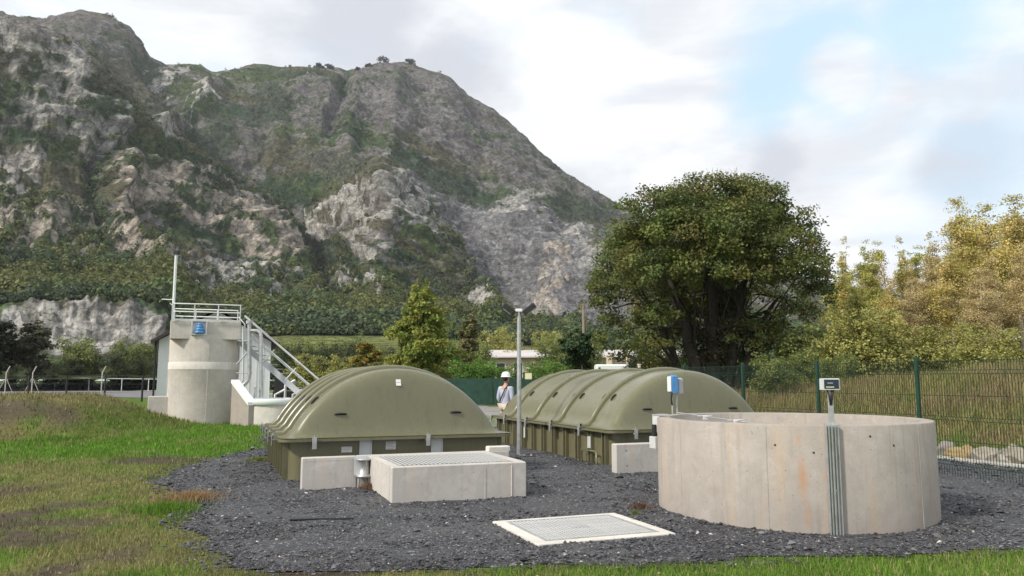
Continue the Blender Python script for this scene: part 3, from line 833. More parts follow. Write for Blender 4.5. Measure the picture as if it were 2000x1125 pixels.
def mountain_mat():
    m, nt, n, l, p = mat_new('mountain_slope')
    a = n.new('ShaderNodeAttribute'); a.attribute_name = 'Col'
    f = noise(nt, 0.22, 6.0, 0.7); g = noise(nt, 0.06, 5.0, 0.6, sc=(1, 1, 2.2))
    c = mixrgb(nt, 1.0, a.outputs['Color'], mixrgb(nt, mrange(nt, f, .36, .64), (.6, .6, .6), (1.38, 1.38, 1.38)), 'MULTIPLY')
    c = mixrgb(nt, 1.0, c, mixrgb(nt, mrange(nt, g, .3, .7), (.8, .8, .8), (1.18, 1.18, 1.18)), 'MULTIPLY')
    tcm = n.new('ShaderNodeTexCoord'); wv = n.new('ShaderNodeVectorMath'); wv.operation = 'MULTIPLY_ADD'
    nz = n.new('ShaderNodeTexNoise'); nz.inputs['Scale'].default_value = .09; nz.inputs['Detail'].default_value = 4; l.new(tcm.outputs['Object'], nz.inputs['Vector'])
    l.new(nz.outputs['Color'], wv.inputs[0]); wv.inputs[1].default_value = (14, 14, 14); l.new(tcm.outputs['Object'], wv.inputs[2])
    mpv = n.new('ShaderNodeMapping'); mpv.inputs['Scale'].default_value = (1, 1, 1.9); mpv.inputs['Rotation'].default_value = (.2, .45, 0); l.new(wv.outputs[0], mpv.inputs['Vector'])
    ve = n.new('ShaderNodeTexVoronoi'); ve.feature = 'DISTANCE_TO_EDGE'; ve.inputs['Scale'].default_value = .11; l.new(mpv.outputs[0], ve.inputs['Vector'])
    c = mixrgb(nt, mrange(nt, ve.outputs['Distance'], .10, .02, 0, .62), c, mixrgb(nt, 1.0, c, (.36, .36, .37), 'MULTIPLY'))
    h = noise(nt, 0.13, 6.0, 0.72)
    c = mixrgb(nt, mrange(nt, h, .585, .635, 0, .6), c, (.05, .062, .034))
    l.new(c, p.inputs['Base Color']); p.inputs['Roughness'].default_value = .95; p.inputs['Specular IOR Level'].default_value = .1
    bump(nt, p, f, 1.0, 5.0)
    return m
M['mountain'] = mountain_mat()
o = link('mountain', np_mesh('mountain', np.stack([MX, MY, ZM], -1).reshape(-1, 3), q, None, mcol.reshape(-1, 3), M['mountain'], True)); tag(o, kind='structure')

# scrub and woods on the slopes: crowns nobody could count
def rand_unit(n):
    v = RNG.normal(size=(n, 3)); return v / np.linalg.norm(v, axis=1, keepdims=True)
def crown_set(x, y, z, size, col, per):
    """every crown is a dome of leaf clumps"""
    n = len(x); d = rand_unit(n * per); d[:, 2] = np.abs(d[:, 2]) * 1.1 - .12
    S = np.repeat(size, per)[:, None]
    pos = np.stack([x, y, z], -1).repeat(per, 0) + d * S * np.array([1, 1, 1.15]) * RNG.uniform(.55, 1.05, (n * per, 1)) + np.array([0, 0, .3]) * S
    nr = d + rand_unit(n * per) * .55; nr /= np.linalg.norm(nr, axis=1, keepdims=True)
    t1 = np.cross(nr, rand_unit(n * per)); t1 /= np.linalg.norm(t1, axis=1, keepdims=True); t2 = np.cross(nr, t1)
    q = S * RNG.uniform(.5, 1.1, (n * per, 1)) * 1.55 / math.sqrt(per)
    V = np.stack([pos - t1 * q, pos - t2 * q * .8, pos + t1 * q, pos + t2 * q * .8], 1).reshape(-1, 3)
    C = np.repeat(col, per, 0) * RNG.uniform(.6, 1.4, (n * per, 1))
    return V, np.repeat(C, 4, 0)
def slope_crowns():
    # candidates on the grid, weighted to the nearer slopes
    n = 190000
    j = RNG.integers(2, NA - 2, n); ir = RNG.integers(14, NR_ - 18, n)
    x, y, z = MX[ir, j], MY[ir, j], ZM[ir, j]; r = RR[ir, j]; px = PXm[ir, j]; py = PYm[ir, j]
    cv = cov[ir, j]; dens = np.where(r < 440, 1.0, np.where(r < 640, .75, .42))
    dens = dens * sstep(.38, .56, fbm(x / 45, y / 45, 4, 201) + .22 * (r < 430) + .3 * GM[ir, j] + .2 * BUSH[ir, j])
    field = (r < 262) & (px > 380)
    k = (RNG.random(n) < dens) & ((cv < .3 + .2 * RNG.random(n)) | (BUSH[ir, j] > .5)) & ~field & (r > 236) & ~((r < 292) & (px < 390)) & (px > -60) & (px < 1300)
    k = np.where(k)[0][:17000]
    x, y, z, r = x[k], y[k], z[k], r[k]; n = len(k)
    sz = RNG.gamma(5, .2, n) * np.where(r < 440, 1.8, 1.5) + .45
    g = np.array([.07, .096, .032]); o_ = np.array([.098, .105, .034]); d = np.array([.05, .07, .035])
    u = fbm(x / 30, y / 30, 3, 211)[:, None] + .35 * (RNG.random((n, 1)) - .5)
    c = np.where(u > .6, o_, np.where(u < .45, d, g)) * np.where(r < 440, 1.45, 1.2)[:, None]
    near = r < 440
    A = crown_set(x[near], y[near], z[near], sz[near], c[near], 44); B = crown_set(x[~near], y[~near], z[~near], sz[~near], c[~near], 13)
    V = np.vstack([A[0], B[0]]); C = np.vstack([A[1], B[1]])
    return np_mesh('hillside_wood', V, np.arange(len(V)).reshape(-1, 4), None, C, M['leaf'])
tag(link('hillside_wood', slope_crowns()), kind='stuff')
def slope_z(x, y):
    r = math.hypot(x, y); a = math.atan2(x, y)
    i = int(np.clip(np.searchsorted(rr, r), 0, NR_ - 1)); j = int(np.clip(np.searchsorted(az, a), 0, NA - 1))
    return float(ZM[i, j])

# ================================================================== COVERED TANKS
def profile(a, h, W2, n=36):
    """half-open cross-section from the left flange over the arch to the right flange"""
    R = (a * a + h * h) / (2 * h); ph = math.asin(a / R)
    arch = []
    for i in range(n + 1):
        f = -ph + 2 * ph * i / n
        arch.append((R * math.sin(f), R * math.cos(f) - (R - h)))
    L = [(-W2, 0.0), (-a - .10, 0.0), (-a - .035, 0.018)]
    arch[0] = (-a + .012, .075)
    arch[-1] = (a - .012, .075)
    return L + arch + [(-x, z) for x, z in reversed(L)]
def covered_tank(label, s0, s1, t0, t1, joints, nrib, zf=0.70, rise=1.11):
    W2 = (s1 - s0) / 2; L = t1 - t0; a = W2 - .20
    root = thing('covered_tank', label, 'covered tank', st((s0 + s1) / 2, t0), TH, 'olive covered treatment tanks')
    P = profile(a, rise, W2)
    # wall: rounded rectangle
    def rrect(hx, y0, y1, r, k=6):
        out = []
        for (cx, cy, a0) in ((hx - r, y0 + r, -PI / 2), (hx - r, y1 - r, 0), (-hx + r, y1 - r, PI / 2), (-hx + r, y0 + r, PI)):
            for i in range(k + 1):
                an = a0 + PI / 2 * i / k
                out.append((cx + r * math.cos(an), cy + r * math.sin(an)))
        return out
    b = MB(); R1 = rrect(W2 - .17, .17, L - .17, .22)
    n = len(R1)
    b.add([(x, y, 0) for x, y in R1] + [(x, y, zf - .02) for x, y in R1], [(i, (i + 1) % n, n + (i + 1) % n, n + i) for i in range(n)], True)
    b.build('tank_wall', M['gel_wall'], root)
    # rim: lip that the covers are clamped to
    b = MB(); Ro = rrect(W2, 0, L, .16); Ri = rrect(W2 - .2, .2, L - .2, .12)
    prof = [(Ri, zf - .045), (Ro, zf - .05), (Ro, zf - .004), (Ri, zf - .004)]
    vs = [(x, y, z) for R_, z in prof for x, y in R_]
    fs = [(q_ * n + i, q_ * n + (i + 1) % n, ((q_ + 1) % 4) * n + (i + 1) % n, ((q_ + 1) % 4) * n + i) for q_ in range(4) for i in range(n)]
    b.add(vs, fs); b.build('rim', M['gel_wall'], root)
    # upright stiffeners on the long sides: channel shape, each a part
    rb = MB()
    rb.box(-.035, .075, -.075, -.045, 0, zf - .05).box(-.035, .0, -.045, .045, 0, zf - .05).box(-.035, .075, .045, .075, 0, zf - .05)
    rme = rb.mesh('wall_rib', M['gel_wall'])
    for side in (-1, 1):
        for i in range(nrib):
            y = .42 + (L - .84) * i / (nrib - 1)
            o = link('wall_rib', rme, root, (side * (W2 - .17 + .0), y, 0), 0 if side > 0 else PI)
    # cover segments
    bounds = [0.0] + [j - t0 for j in joints] + [L]
    zb = zf + .002
    fl = 0.004
    for k in range(len(bounds) - 1):
        y0, y1 = bounds[k], bounds[k + 1]
        rows = []
        def row(y, e, inset=0.0, drop=0.0):
            out = []
            for (x, z) in P:
                zz = (z * e if z > .001 else z) - drop
                xx = math.copysign(max(0, abs(x) - inset), x) if abs(x) >= W2 - 1e-6 else x
                out.append((xx, y, zb + fl + max(zz, -.02) if drop == 0 else zb + fl + zz))
            return out
        def cap_rows(sgn, y):
            E = [(0.0, 0.0, .15), (.05, 0.0, .05), (.15, 0.0, .01), (.19, .012, 0), (.215, .07, 0), (.245, .2, 0), (.272, .40, 0), (.30, .6, 0), (.33, .77, 0), (.365, .885, 0), (.405, .95, 0), (.46, .985, 0), (.54, 1.0, 0)]
            sc = min(1.0, (y1 - y0) / .95)
            return [row(y + sgn * d * sc, e, ins) for d, e, ins in E]
        g0 = 0.0; g1 = .0 if k == len(bounds) - 2 else .04
        if k == 0: rows += cap_rows(1, y0)
        else: rows += [row(y0 + g0, 1, 0, .05), row(y0 + g0, 1)]
        if k == len(bounds) - 2: rows += list(reversed(cap_rows(-1, y1)))
        else: rows += [row(y1 - g1, 1), row(y1 - g1, 1, 0, .09)]
        b = MB(); b.sheet(rows, True)
        seg = b.build('cover_segment', M['gel'], root)
        md = seg.modifiers.new('edges', 'EDGE_SPLIT'); md.split_angle = math.radians(38)
    # raised ribs at every joint
    for j in joints:
        y = j - t0
        pts = []
        for (x, z) in P: pts.append(Vector((x, z)))
        sec = [(-.004, -.08), (-.004, .03), (.012, .058), (.045, .07), (.08, .052), (.10, .02), (.112, -.012)]
        rows = []
        for (dy, off) in sec:
            r_ = []
            for i, p_ in enumerate(pts):
                d_ = (pts[min(i + 1, len(pts) - 1)] - pts[max(i - 1, 0)]).normalized()
                nrm = Vector((-d_.y, d_.x))
                r_.append((p_.x + nrm.x * off, y + dy, zb + fl + p_.y + nrm.y * off))
            rows.append(r_)
        b = MB(); b.sheet(rows, True); b.build('cover_rib', M['gel'], root)
    # recessed grips
    hb = MB(); hb.tube([(-.075, 0, 0), (-.05, 0, .018), (0, 0, .024), (.05, 0, .018), (.075, 0, 0)], .017, 6); hb.box(-.085, .085, -.012, .012, -.014, .012)
    hme = hb.mesh('handle', M['dark'])
    R = (a * a + rise * rise) / (2 * rise)
    ph0 = math.radians(44)
    for j in joints:
        for side in (-1, 1):
            for dy in (-.20, .16):
                f = ph0 * side
                o = link('handle', hme, root, (R * math.sin(f), j - t0 + dy, zb + R * math.cos(f) - (R - rise) + .008))
                o.rotation_euler = (0, f, 0)
    # grips on the end face
    def face(x, z):
        """depth of the end face at a place"""
        Rr = (a * a + rise * rise) / (2 * rise); top = math.sqrt(Rr * Rr - x * x) - (Rr - rise); sc = min(1.0, (bounds[1]) / .95)
        return sc * float(np.interp(z / top, [.012, .07, .2, .40, .6, .77, .885, .95], [.19, .215, .245, .272, .30, .33, .365, .405]))
    root['face_y'] = face(0, .87)
    for xx in (-.98, .98):
        zz = .36
        yy = face(xx, zz) - .004
        o = link('handle', hme, root, (xx, yy, zb + zz)); o.rotation_euler = (math.radians(62), 0, 0); o.scale = (1.15, 1, 1)
    # clamps: bracket with bolt, at joints and along the front
    cb = MB(); cb.box(-.03, .03, -.05, .0, -.075, -.052).box(-.035, .035, -.058, -.05, -.16, .02).box(-.03, .03, -.05, .03, .006, .016)
    cb.tube([(0, -.03, -.12), (0, -.03, .05)], .009, 6)
    cme = cb.mesh('clamp', M['galv'])
    for j in joints + [t1 - .35]:
        for side in (-1, 1):
            link('clamp', cme, root, (side * W2, j - t0 + .04, zf), PI / 2 * side)
    for xx in (-1.42, .42):
        link('clamp', cme, root, (xx, 0.0, zf))
    return root, W2, L, zf
tankA, W2a, La, zfa = covered_tank('olive ribbed tank cover left of the lamp post, behind the grated concrete box', .97, 4.87, 12.62, 17.15, [13.50, 14.36, 15.22, 16.08], 8)
tankB, W2b, Lb, zfb = covered_tank('olive ribbed tank cover right of the lamp post, partly behind the round concrete tank', 6.74, 10.64, 12.62, 19.25, [13.75, 15.15, 16.55, 17.95], 11)

def notice(parent, x, y, z, w, h, rz, name='notice', lines=4, mat='paper'):
    """sheet with print lines, facing -y of the turned frame"""
    b = MB(); b.box(-w / 2, w / 2, -.004, 0, -h / 2, h / 2)
    o = b.build(name, M[mat], parent, (x, y, z), rz)
    if lines:
        p = MB()
        for i in range(lines):
            zz = h / 2 - h * (i + .7) / (lines + .4)
            p.box(-w * .42, w * (.42 - .25 * ((i * 7) % 3) / 2), -.0062, -.004, zz - h * .03, zz + h * .03)
        p.build('notice_print', M['print'], o)
    return o
wy = .17 - .003
notice(tankA, -.88, wy, .50, .17, .09, 0, lines=3)
notice(tankA, -.16, wy, .545, .165, .13, 0, lines=5)
for xx in (-.58, .62):
    b = MB(); b.box(-.10, .10, -.012, 0, 0, .66).box(-.10, -.085, -.04, -.012, 0, .66).box(.085, .10, -.04, -.012, 0, .66)
    b.build('steel_channel', M['galv_light'], tankA, (xx, wy, 0))
notice(tankA, -.02, tankA['face_y'] - .008, zfa + .875, .085, .115, 0, 'sticker', 1).rotation_euler = (math.radians(-24), 0, 0)
# white stickers and small plates on the side of the right tank
wx = -W2b + .17 - .004
notice(tankB, wx - .0, 1.72, .23, .13, .17, -PI / 2, lines=3)
b = MB(); b.box(-.06, .06, -.05, 0, -.11, .11, .012); b.build('junction_plate', M['galv_light'], tankB, (wx - .04, 1.0, .42), -PI / 2)
b = MB(); b.tube([(-W2b + .09, 4.35, .28), (-W2b + .09, 4.35, .52)], .022, 8); b.build('sight_tube', M['white'], tankB)
b = MB(); b.tube([(-W2b + .05, 1.25, .0), (-W2b + .05, 1.25, .26), (-W2b + .05, .72, .27), (-W2b + .05, .62, .26), (-W2b + .05, .62, 0)], .018, 6); b.build('side_pipe', M['gel_wall'], tankB)
b = MB(); b.tube([(0.05, 2.3, zfb + 1.19), (.05, 2.3, zfb + 1.25)], .035, 8); b.tube([(.05, 2.3, zfb + 1.25), (.05, 2.3, zfb + 1.27)], .05, 8); b.build('vent_stub', M['cream'], tankB)

# ================================================================== GRATED CONCRETE BOX AND LOW WALL
box = thing('grated_chamber', 'square concrete box with pale steel grating on top, in front of the left olive cover', 'concrete chamber', st(2.18, 10.02), TH)
bw, bl, bh = 1.88, 1.60, .50
b = MB(); b.box(0, bw, 0, .12, 0, bh, .014); b.box(0, bw, bl - .12, bl, 0, bh, .014); b.box(0, .12, .121, bl - .121, 0, bh - .001, .0); b.box(bw - .12, bw, .121, bl - .121, 0, bh - .001, .0)
b.build('chamber_wall', M['conc'], box)
b = MB(); b.box(.12, bw - .12, .12, bl - .12, bh - .16, bh - .12); b.build('chamber_shade', M['pit'], box)  # added dark sheet: the chamber's inner shade is put into its colour
b = MB()
for (x0, x1, y0, y1) in ((.12, bw - .12, .12, .145), (.12, bw - .12, bl - .145, bl - .12), (.12, .145, .145, bl - .145), (bw - .145, bw - .12, .145, bl - .145)):
    b.box(x0, x1, y0, y1, bh - .06, bh - .004)
b.build('grating_frame', M['galv'], box)
gb = MB(); gb.box(-.017, .017, .15, bl - .15, -.006, 0); gme = gb.mesh('grate_bar', M['grate'])
nb = 27
for i in range(nb):
    link('grate_bar', gme, box, (.165 + (bw - .33) * i / (nb - 1), 0, bh + .004))
cb_ = MB(); cb_.box(.15, bw - .15, -.004, .004, -.024, -.006); cme_ = cb_.mesh('cross_bar', M['grate'])
for i in range(5): link('cross_bar', cme_, box, (0, .2 + (bl - .4) * i / 4, bh - .012))
b = MB(); b.tube([(1.28, -.002, .02), (1.28, -.002, .44)], .005, 5); b.build('formwork_seam', M['conc'], box)
b = MB(); b.tube([(1.66, -.002, .02), (1.66, -.002, .46)], .007, 5); b.build('formwork_seam', M['conc_white'], box)

lw = thing('low_wall', 'low concrete wall running behind the grated box, along the left olive cover', 'wall', st(1.22, 11.63), TH)
b = MB(); b.box(0, .79, 0, .15, 0, .50, .012); b.build('wall_slab', M['conc'], lw)
b = MB(); b.box(.792, 3.2, .005, .15, 0, .502, .012); b.build('wall_slab', M['conc'], lw)
b = MB(); b.box(2.85, 3.22, .01, .155, .50, .575, .012); b.build('coping', M['conc_white'], lw)
b = MB(); b.box(.03, .78, -.003, .0, .455, .462); b.build('formwork_seam', M['conc_white'], lw)

vs_ = thing('valve_stand', 'small galvanised valve housing on two legs in front of the low wall', 'valve', st(2.10, 11.53, .03), TH)
b = MB(); b.lathe([(.0, .44), (.115, .44), (.12, .425), (.075, .415), (.075, .22), (.12, .205), (.12, .18), (.0, .18)], 20); b.build('valve_body', M['galv'], vs_)
for sx in (-.07, .07):
    b = MB(); b.tube([(sx, 0, .19), (sx * 1.25, -.01, -.02)], .013, 6); b.build('leg', M['galv'], vs_)
b = MB(); b.box(-.14, .14, .055, .065, .2, .47); b.build('back_plate', M['galv_light'], vs_)

# wall stub in front of the right tank
b = MB(); b.box(0, 1.5, 0, .17, 0, .535, .014)
o = b.build('wall_stub', M['conc'], None, st(6.40, 11.75), TH); tag(o, 'short concrete wall stub between the right olive cover and the round tank', 'wall')
for (x, z) in ((.2, .42), (.21, .17)):
    b = MB(); b.tube([(x, -.002, z), (x, .02, z)], .011, 8); b.build('tie_hole', M['dark'], o)

# ================================================================== FLUSH HATCH
hs, ht = on_ground(960, 1020, .05), None
hatch = thing('floor_grate', 'flush square grate in a white concrete frame set in the gravel', 'grate', (.25, 7.56, 0), TH)
hw, hl = 1.53, 1.31
b = MB()
b.box(0, hw, 0, .125, 0, .062, .006); b.box(0, hw, hl - .10, hl, 0, .062, .006); b.box(0, .125, .126, hl - .101, 0, .0615, 0); b.box(hw - .125, hw, .126, hl - .101, 0, .0615, 0)
b.build('concrete_frame', M['conc_white'], hatch)
b = MB(); b.box(.126, hw - .126, .126, hl - .101, .005, .020); b.build('shaft_shade', M['pit'], hatch)  # black sheet close under the bars, painting the dark of the shaft
b = MB()
for (x0, x1, y0, y1) in ((.125, hw - .125, .125, .16), (.125, hw - .125, hl - .135, hl - .10), (.125, .16, .16, hl - .135), (hw - .16, hw - .125, .16, hl - .135)):
    b.box(x0, x1, y0, y1, .036, .066)
b.build('grate_frame', M['galv'], hatch)
g1 = MB(); g1.box(-.011, .011, .16, hl - .135, .058, .064); g1m = g1.mesh('grate_bar', M['grate'])
g2 = MB(); g2.box(.16, hw - .16, -.010, .010, .0575, .0625); g2m = g2.mesh('cross_bar', M['grate'])
for i in range(27): link('grate_bar', g1m, hatch, (.19 + (hw - .38) * i / 26, 0, 0))
for i in range(22): link('cross_bar', g2m, hatch, (0, .19 + (hl - .355) * i / 21, 0))
for yy in (.62, .68):
    b = MB(); b.box(.62, .86, yy, yy + .016, .064, .074); b.build('lifting_bar', M['galv_light'], hatch)

# ================================================================== ROUND CONCRETE TANK
RC = Vector((3.49, 9.83, 0)); RR_T = 1.63; RH = 1.145
rt = thing('round_tank', 'open round concrete tank standing on the gravel at the right', 'concrete tank', RC)
b = MB()
b.lathe([(RR_T, 0), (RR_T, RH - .012), (RR_T - .012, RH)], 96)
b.lathe([(RR_T - .012, RH), (RR_T - .15, RH)], 96, smooth=False)
b.lathe([(RR_T - .15, RH), (RR_T - .16, RH - .012), (RR_T - .16, .1), (0.01, .1)], 96)
b.build('tank_shell', M['conc_tank'], rt)
def around(px): # angle on the shell where the sight line through a photo column meets its near side
    a, d, _ = ray(px, 900); dx, dy = Vector((a, d)).normalized()
    bq = dx * RC.x + dy * RC.y; cq = RC.x ** 2 + RC.y ** 2 - RR_T ** 2
    t = bq - math.sqrt(max(0, bq * bq - cq)); return math.atan2(dy * t - RC.y, dx * t - RC.x)
for px_, rad in ((1797, .007), (1292, .004), (1330, .003), (1498, .003)):
    an = around(px_); b = MB(); b.tube([(RR_T * math.cos(an), RR_T * math.sin(an), .02), (RR_T * math.cos(an), RR_T * math.sin(an), RH - .02)], rad, 6)
    b.build('formwork_seam', M['conc_tank'], rt)
hol = MB(); hol.tube([(0, -.003, 0), (0, .02, 0)], .011, 8); holm = hol.mesh('tie_hole', M['dark'])
for px_, z in ((1515, .93), (1590, .86), (1747, .93), (1702, 1.03)):
    an = around(px_); link('tie_hole', holm, rt, (RR_T * math.cos(an), RR_T * math.sin(an), z), an + PI / 2)
# cable tray up the outside
an = around(1626)
b = MB(); b.box(-.066, .066, -.018, -.002, 0, RH + .002); b.box(-.066, -.056, -.045, -.018, 0, RH + .002); b.box(.056, .066, -.045, -.018, 0, RH + .002)
tray = b.build('cable_tray', M['galv'], rt, (RR_T * math.cos(an), RR_T * math.sin(an), 0), an + PI / 2)
for xx, rr_ in ((-.030, .011), (.002, .013), (.034, .010)):
    b = MB(); b.tube([(xx, -.03, 0), (xx, -.03, RH - .01)], rr_, 6); b.build('cable', M['conduit'], tray)
# display on its post, standing on the rim
pr = RR_T - .07
ds = thing('display_post', 'steel post with a white framed dark display, standing on the round tank rim', 'display', RC + Vector((pr * math.cos(an + .02), pr * math.sin(an + .02), RH)), an + PI / 2 - .18)
b = MB(); b.box(-.07, .07, -.05, .05, 0, .012); b.box(-.028, .028, -.018, .018, .012, .36, .004); b.build('post', M['galv'], ds)
b = MB(); b.box(-.10, .095, -.055, .045, .37, .49, .008); cs = b.build('display_case', M['galv_light'], ds)
b = MB(); b.box(-.062, .082, -.061, -.0555, .383, .480); scn = b.build('screen', M['screen'], cs)
b = MB(); b.box(-.045, .035, -.0635, -.0612, .395, .404); b.build('status_bar', M['warn'], scn)
b = MB(); b.box(-.03, .025, -.0635, -.0612, .436, .448); b.build('reading', M['print'], scn)
b = MB()
for sx in (-.03, .012, .03):
    b.tube([(sx, -.02, .37), (sx * .6, -.045, .31), (sx * .3, -.03, .25), (sx * .2, -.022, .21)], .008, 6)
b.build('cable', M['dark'], ds)
# rail and valves inside
ir = thing('mixer_rail', 'thin steel rail with two clamps lying across the open round tank', 'rail')
p0 = at(1316, 812, 10.9); p1 = at(1470, 822, 9.15)
p0.z = RH + .004; p1.z = RH - .03
a0_ = RC + Vector((math.cos(2.42), math.sin(2.42), 0)) * (RR_T - .06); a1_ = RC + Vector((math.cos(-1.85), math.sin(-1.85), 0)) * (RR_T - .2)
a0_.z = RH + .022; a1_.z = RH - .06
b = MB(); b.tube([a0_, a1_], .008, 6); b.build('rail', M['galv'], ir)
for f in (.28, .55):
    q_ = a0_.lerp(a1_, f); b = MB(); b.box(q_.x - .03, q_.x + .03, q_.y - .03, q_.y + .03, q_.z - .04, q_.z + .015, .008); b.tube([q_ + Vector((-.10, 0, .004)), q_ + Vector((.10, .03, .012))], .008, 6); b.build('clamp', M['galv_light'], ir)
# bracket box hung on the left of the rim
an2 = around(1284)
br = thing('rim_bracket', 'white steel bracket with dark pipe hooked on the left rim of the round tank', 'bracket', RC + Vector((RR_T * math.cos(an2), RR_T * math.sin(an2), RH)), an2 + PI / 2 + .7)
b = MB(); b.box(-.06, .06, -.03, -.006, -.20, .03, .004); b.box(-.06, .06, -.03, .17, .012, .03); b.build('bracket_plate', M['galv_light'], br)
b = MB(); b.tube([(.0, -.05, -.1), (.0, -.055, -.4)], .03, 8); b.build('pipe', M['dark'], br)
b = MB(); b.box(-.06, .06, -.09, -.032, -.40, -.25, .006); b.build('sensor_box', M['galv_light'], br)

# blue meter on a stand behind the tank
mp = at(1318, 800, 11.62)
mt = thing('meter_stand', 'blue meter on a steel double post behind the round tank', 'meter', (mp.x, mp.y, 0), .35)
for sx in (-.04, .04):
    b = MB(); b.tube([(sx, 0, 0), (sx, 0, 1.62)], .014, 8); b.build('post', M['galv'], mt)
b = MB(); b.box(-.11, .01, -.11, -.02, 1.43, 1.69, .02); mbx = b.build('meter_case', M['blue'], mt)
b = MB(); b.box(-.135, -.111, -.11, -.02, 1.45, 1.67, .006); b.build('side_cover', M['white'], mbx)
b = MB(); b.box(.03, .13, -.06, .03, 1.42, 1.65, .02); b.build('rear_housing', M['grey'], mt)
b = MB(); b.tube([(-.08, -.06, 1.43), (-.085, -.05, 1.34), (-.05, -.01, 1.25)], .012, 6); b.build('cable', M['dark'], mt)

# ================================================================== LAMP POST
lp = thing('lamp_post', 'slim pale lamp post with two dark floodlights between the two olive covers', 'lamp post', (0.15, 16.5, 0))
b = MB(); b.tube([(0, 0, 0), (0, 0, 1.0), (0, 0, 3.08)], [.052, .048, .042], 14); b.build('pole', M['galv'], lp)
b = MB(); b.box(-.13, .13, -.13, .13, .03, .05); b.build('base_plate', M['galv'], lp)
b = MB(); b.box(-.075, .075, -.06, .06, 3.08, 3.14, .01); b.tube([(-.16, 0, 3.09), (-.06, 0, 3.11), (.06, 0, 3.11), (.16, 0, 3.09)], .018, 8); b.build('cross_arm', M['white'], lp)
for sx in (-1, 1):
    m4 = Matrix.Translation((sx * .215, 0, 3.15)) @ Matrix.Rotation(sx * -.65, 4, 'Y')
    b = MB(); b.box(-.15, .15, -.11, .11, -.075, .045, .02, m4)
    for k in range(5):
        b.box(-.11 + k * .052, -.10 + k * .052, -.08, .08, .031, .052, 0, m4)
    fl_ = b.build('floodlight', M['dark'], lp)
    b = MB(); b.box(-.1, .1, -.075, .075, -.082, -.0755, 0, m4); b.build('lens', M['white'], fl_)

# ================================================================== TOWER
TC = Vector((-11.72, 29.4, 0)); TR = 1.25
TZ = 3.78
tw = thing('concrete_tower', 'tall round concrete tower with railed top in front of the white building', 'tower', TC, .38)
b = MB(); b.lathe([(TR, -.1), (TR, 1.98), (TR + .012, 2.0)], 56); b.build('lower_ring', M['conc_tower'], tw)
b = MB(); b.lathe([(TR + .018, 2.0), (TR + .018, 2.26), (TR + .004, 2.28)], 56); b.build('joint_band', M['conc_white'], tw)
b = MB(); b.lathe([(TR, 2.28), (TR, TZ - .5)], 56); b.build('upper_ring', M['conc_tower'], tw)
b = MB(); b.box(-1.215, 1.215, -1.13, 1.19, TZ - .66, TZ, .02); b.build('top_slab', M['conc_tower'], tw)
b = MB(); b.tube([(.12, -TR - .003, 0), (.12, -TR - .003, TZ - .66)], .008, 5); b.build('formwork_seam', M['conc_white'], tw)
hw_ = 1.19
for z in (.33, .62):
    b = MB(); z1 = TZ + z
    b.tube([(hw_, -hw_ + .02, z1), (-hw_ + .02, -hw_ + .02, z1), (-hw_ + .02, hw_ - .02, z1), (hw_ - .02, hw_ - .02, z1)], .022, 6); b.build('rail', M['white'], tw)
for (x, y) in [(-1.17, -1.17), (-.42, -1.17), (.4, -1.17), (1.17, -1.17), (-1.17, 0), (-1.17, 1.17), (-.4, 1.17), (.4, 1.17), (1.17, 1.17)]:
    b = MB(); b.tube([(x, y, TZ - .02), (x, y, TZ + .62)], .022, 6); b.build('railing_post', M['galv_light'], tw)
b = MB(); b.box(-hw_, hw_, -hw_ - .01, -hw_ + .01, TZ - .0, TZ + .06); b.build('toe_board', M['galv_light'], tw)
# mast and camera
ma = thing('camera_mast', 'white mast with a dark camera rising from the concrete tower top', 'mast', TC + Vector((-.86, -.98, TZ)))
b = MB(); b.tube([(0, 0, 0), (0, 0, 2.5)], .05, 10); b.build('mast', M['white'], ma)
b = MB(); b.box(-.09, .13, -.08, .08, 2.5, 2.66, .03); b.build('camera', M['dark'], ma)
b = MB(); b.tube([(-.45, 0, .82), (.0, 0, .80)], .02, 6); b.tube([(-.14, 0, .68), (0, 0, .55)], .014, 6); b.build('antenna_arm', M['white'], ma)
# blue unit in a metal frame hung on the tower
bx = thing('pump_box', 'open steel box with a blue stacked unit, hung on the tower front', 'pump box', TC + Vector((.22, -1.13, TZ - .52)), .38)
b = MB()
for (x0, x1, z0, z1) in ((-.30, -.25, 0, .54), (.20, .25, 0, .54), (-.25, .20, .49, .54), (-.25, .20, 0, .04)):
    b.box(x0, x1, -.14, .0, z0, z1)
b.box(-.25, .20, -.02, 0, .04, .49); b.build('frame', M['galv_light'], bx)
b = MB(); b.lathe([(0, .05), (.17, .05), (.17, .12), (.12, .15), (.15, .17), (.15, .22), (.1, .25), (.12, .27), (.12, .32), (.08, .35), (.1, .37), (.09, .42), (0, .43)], 16, (0, -.1, 0)); b.build('blue_unit', M['blue'], bx)

# block beside the tower
b = MB(); b.box(-.42, .42, -.4, .4, -.05, 1.02, .02)
o = b.build('concrete_block', M['conc'], None, at(315, 800, 28.9).xy.to_3d(), .3); tag(o, 'small pale concrete block against the left foot of the tower', 'concrete block')

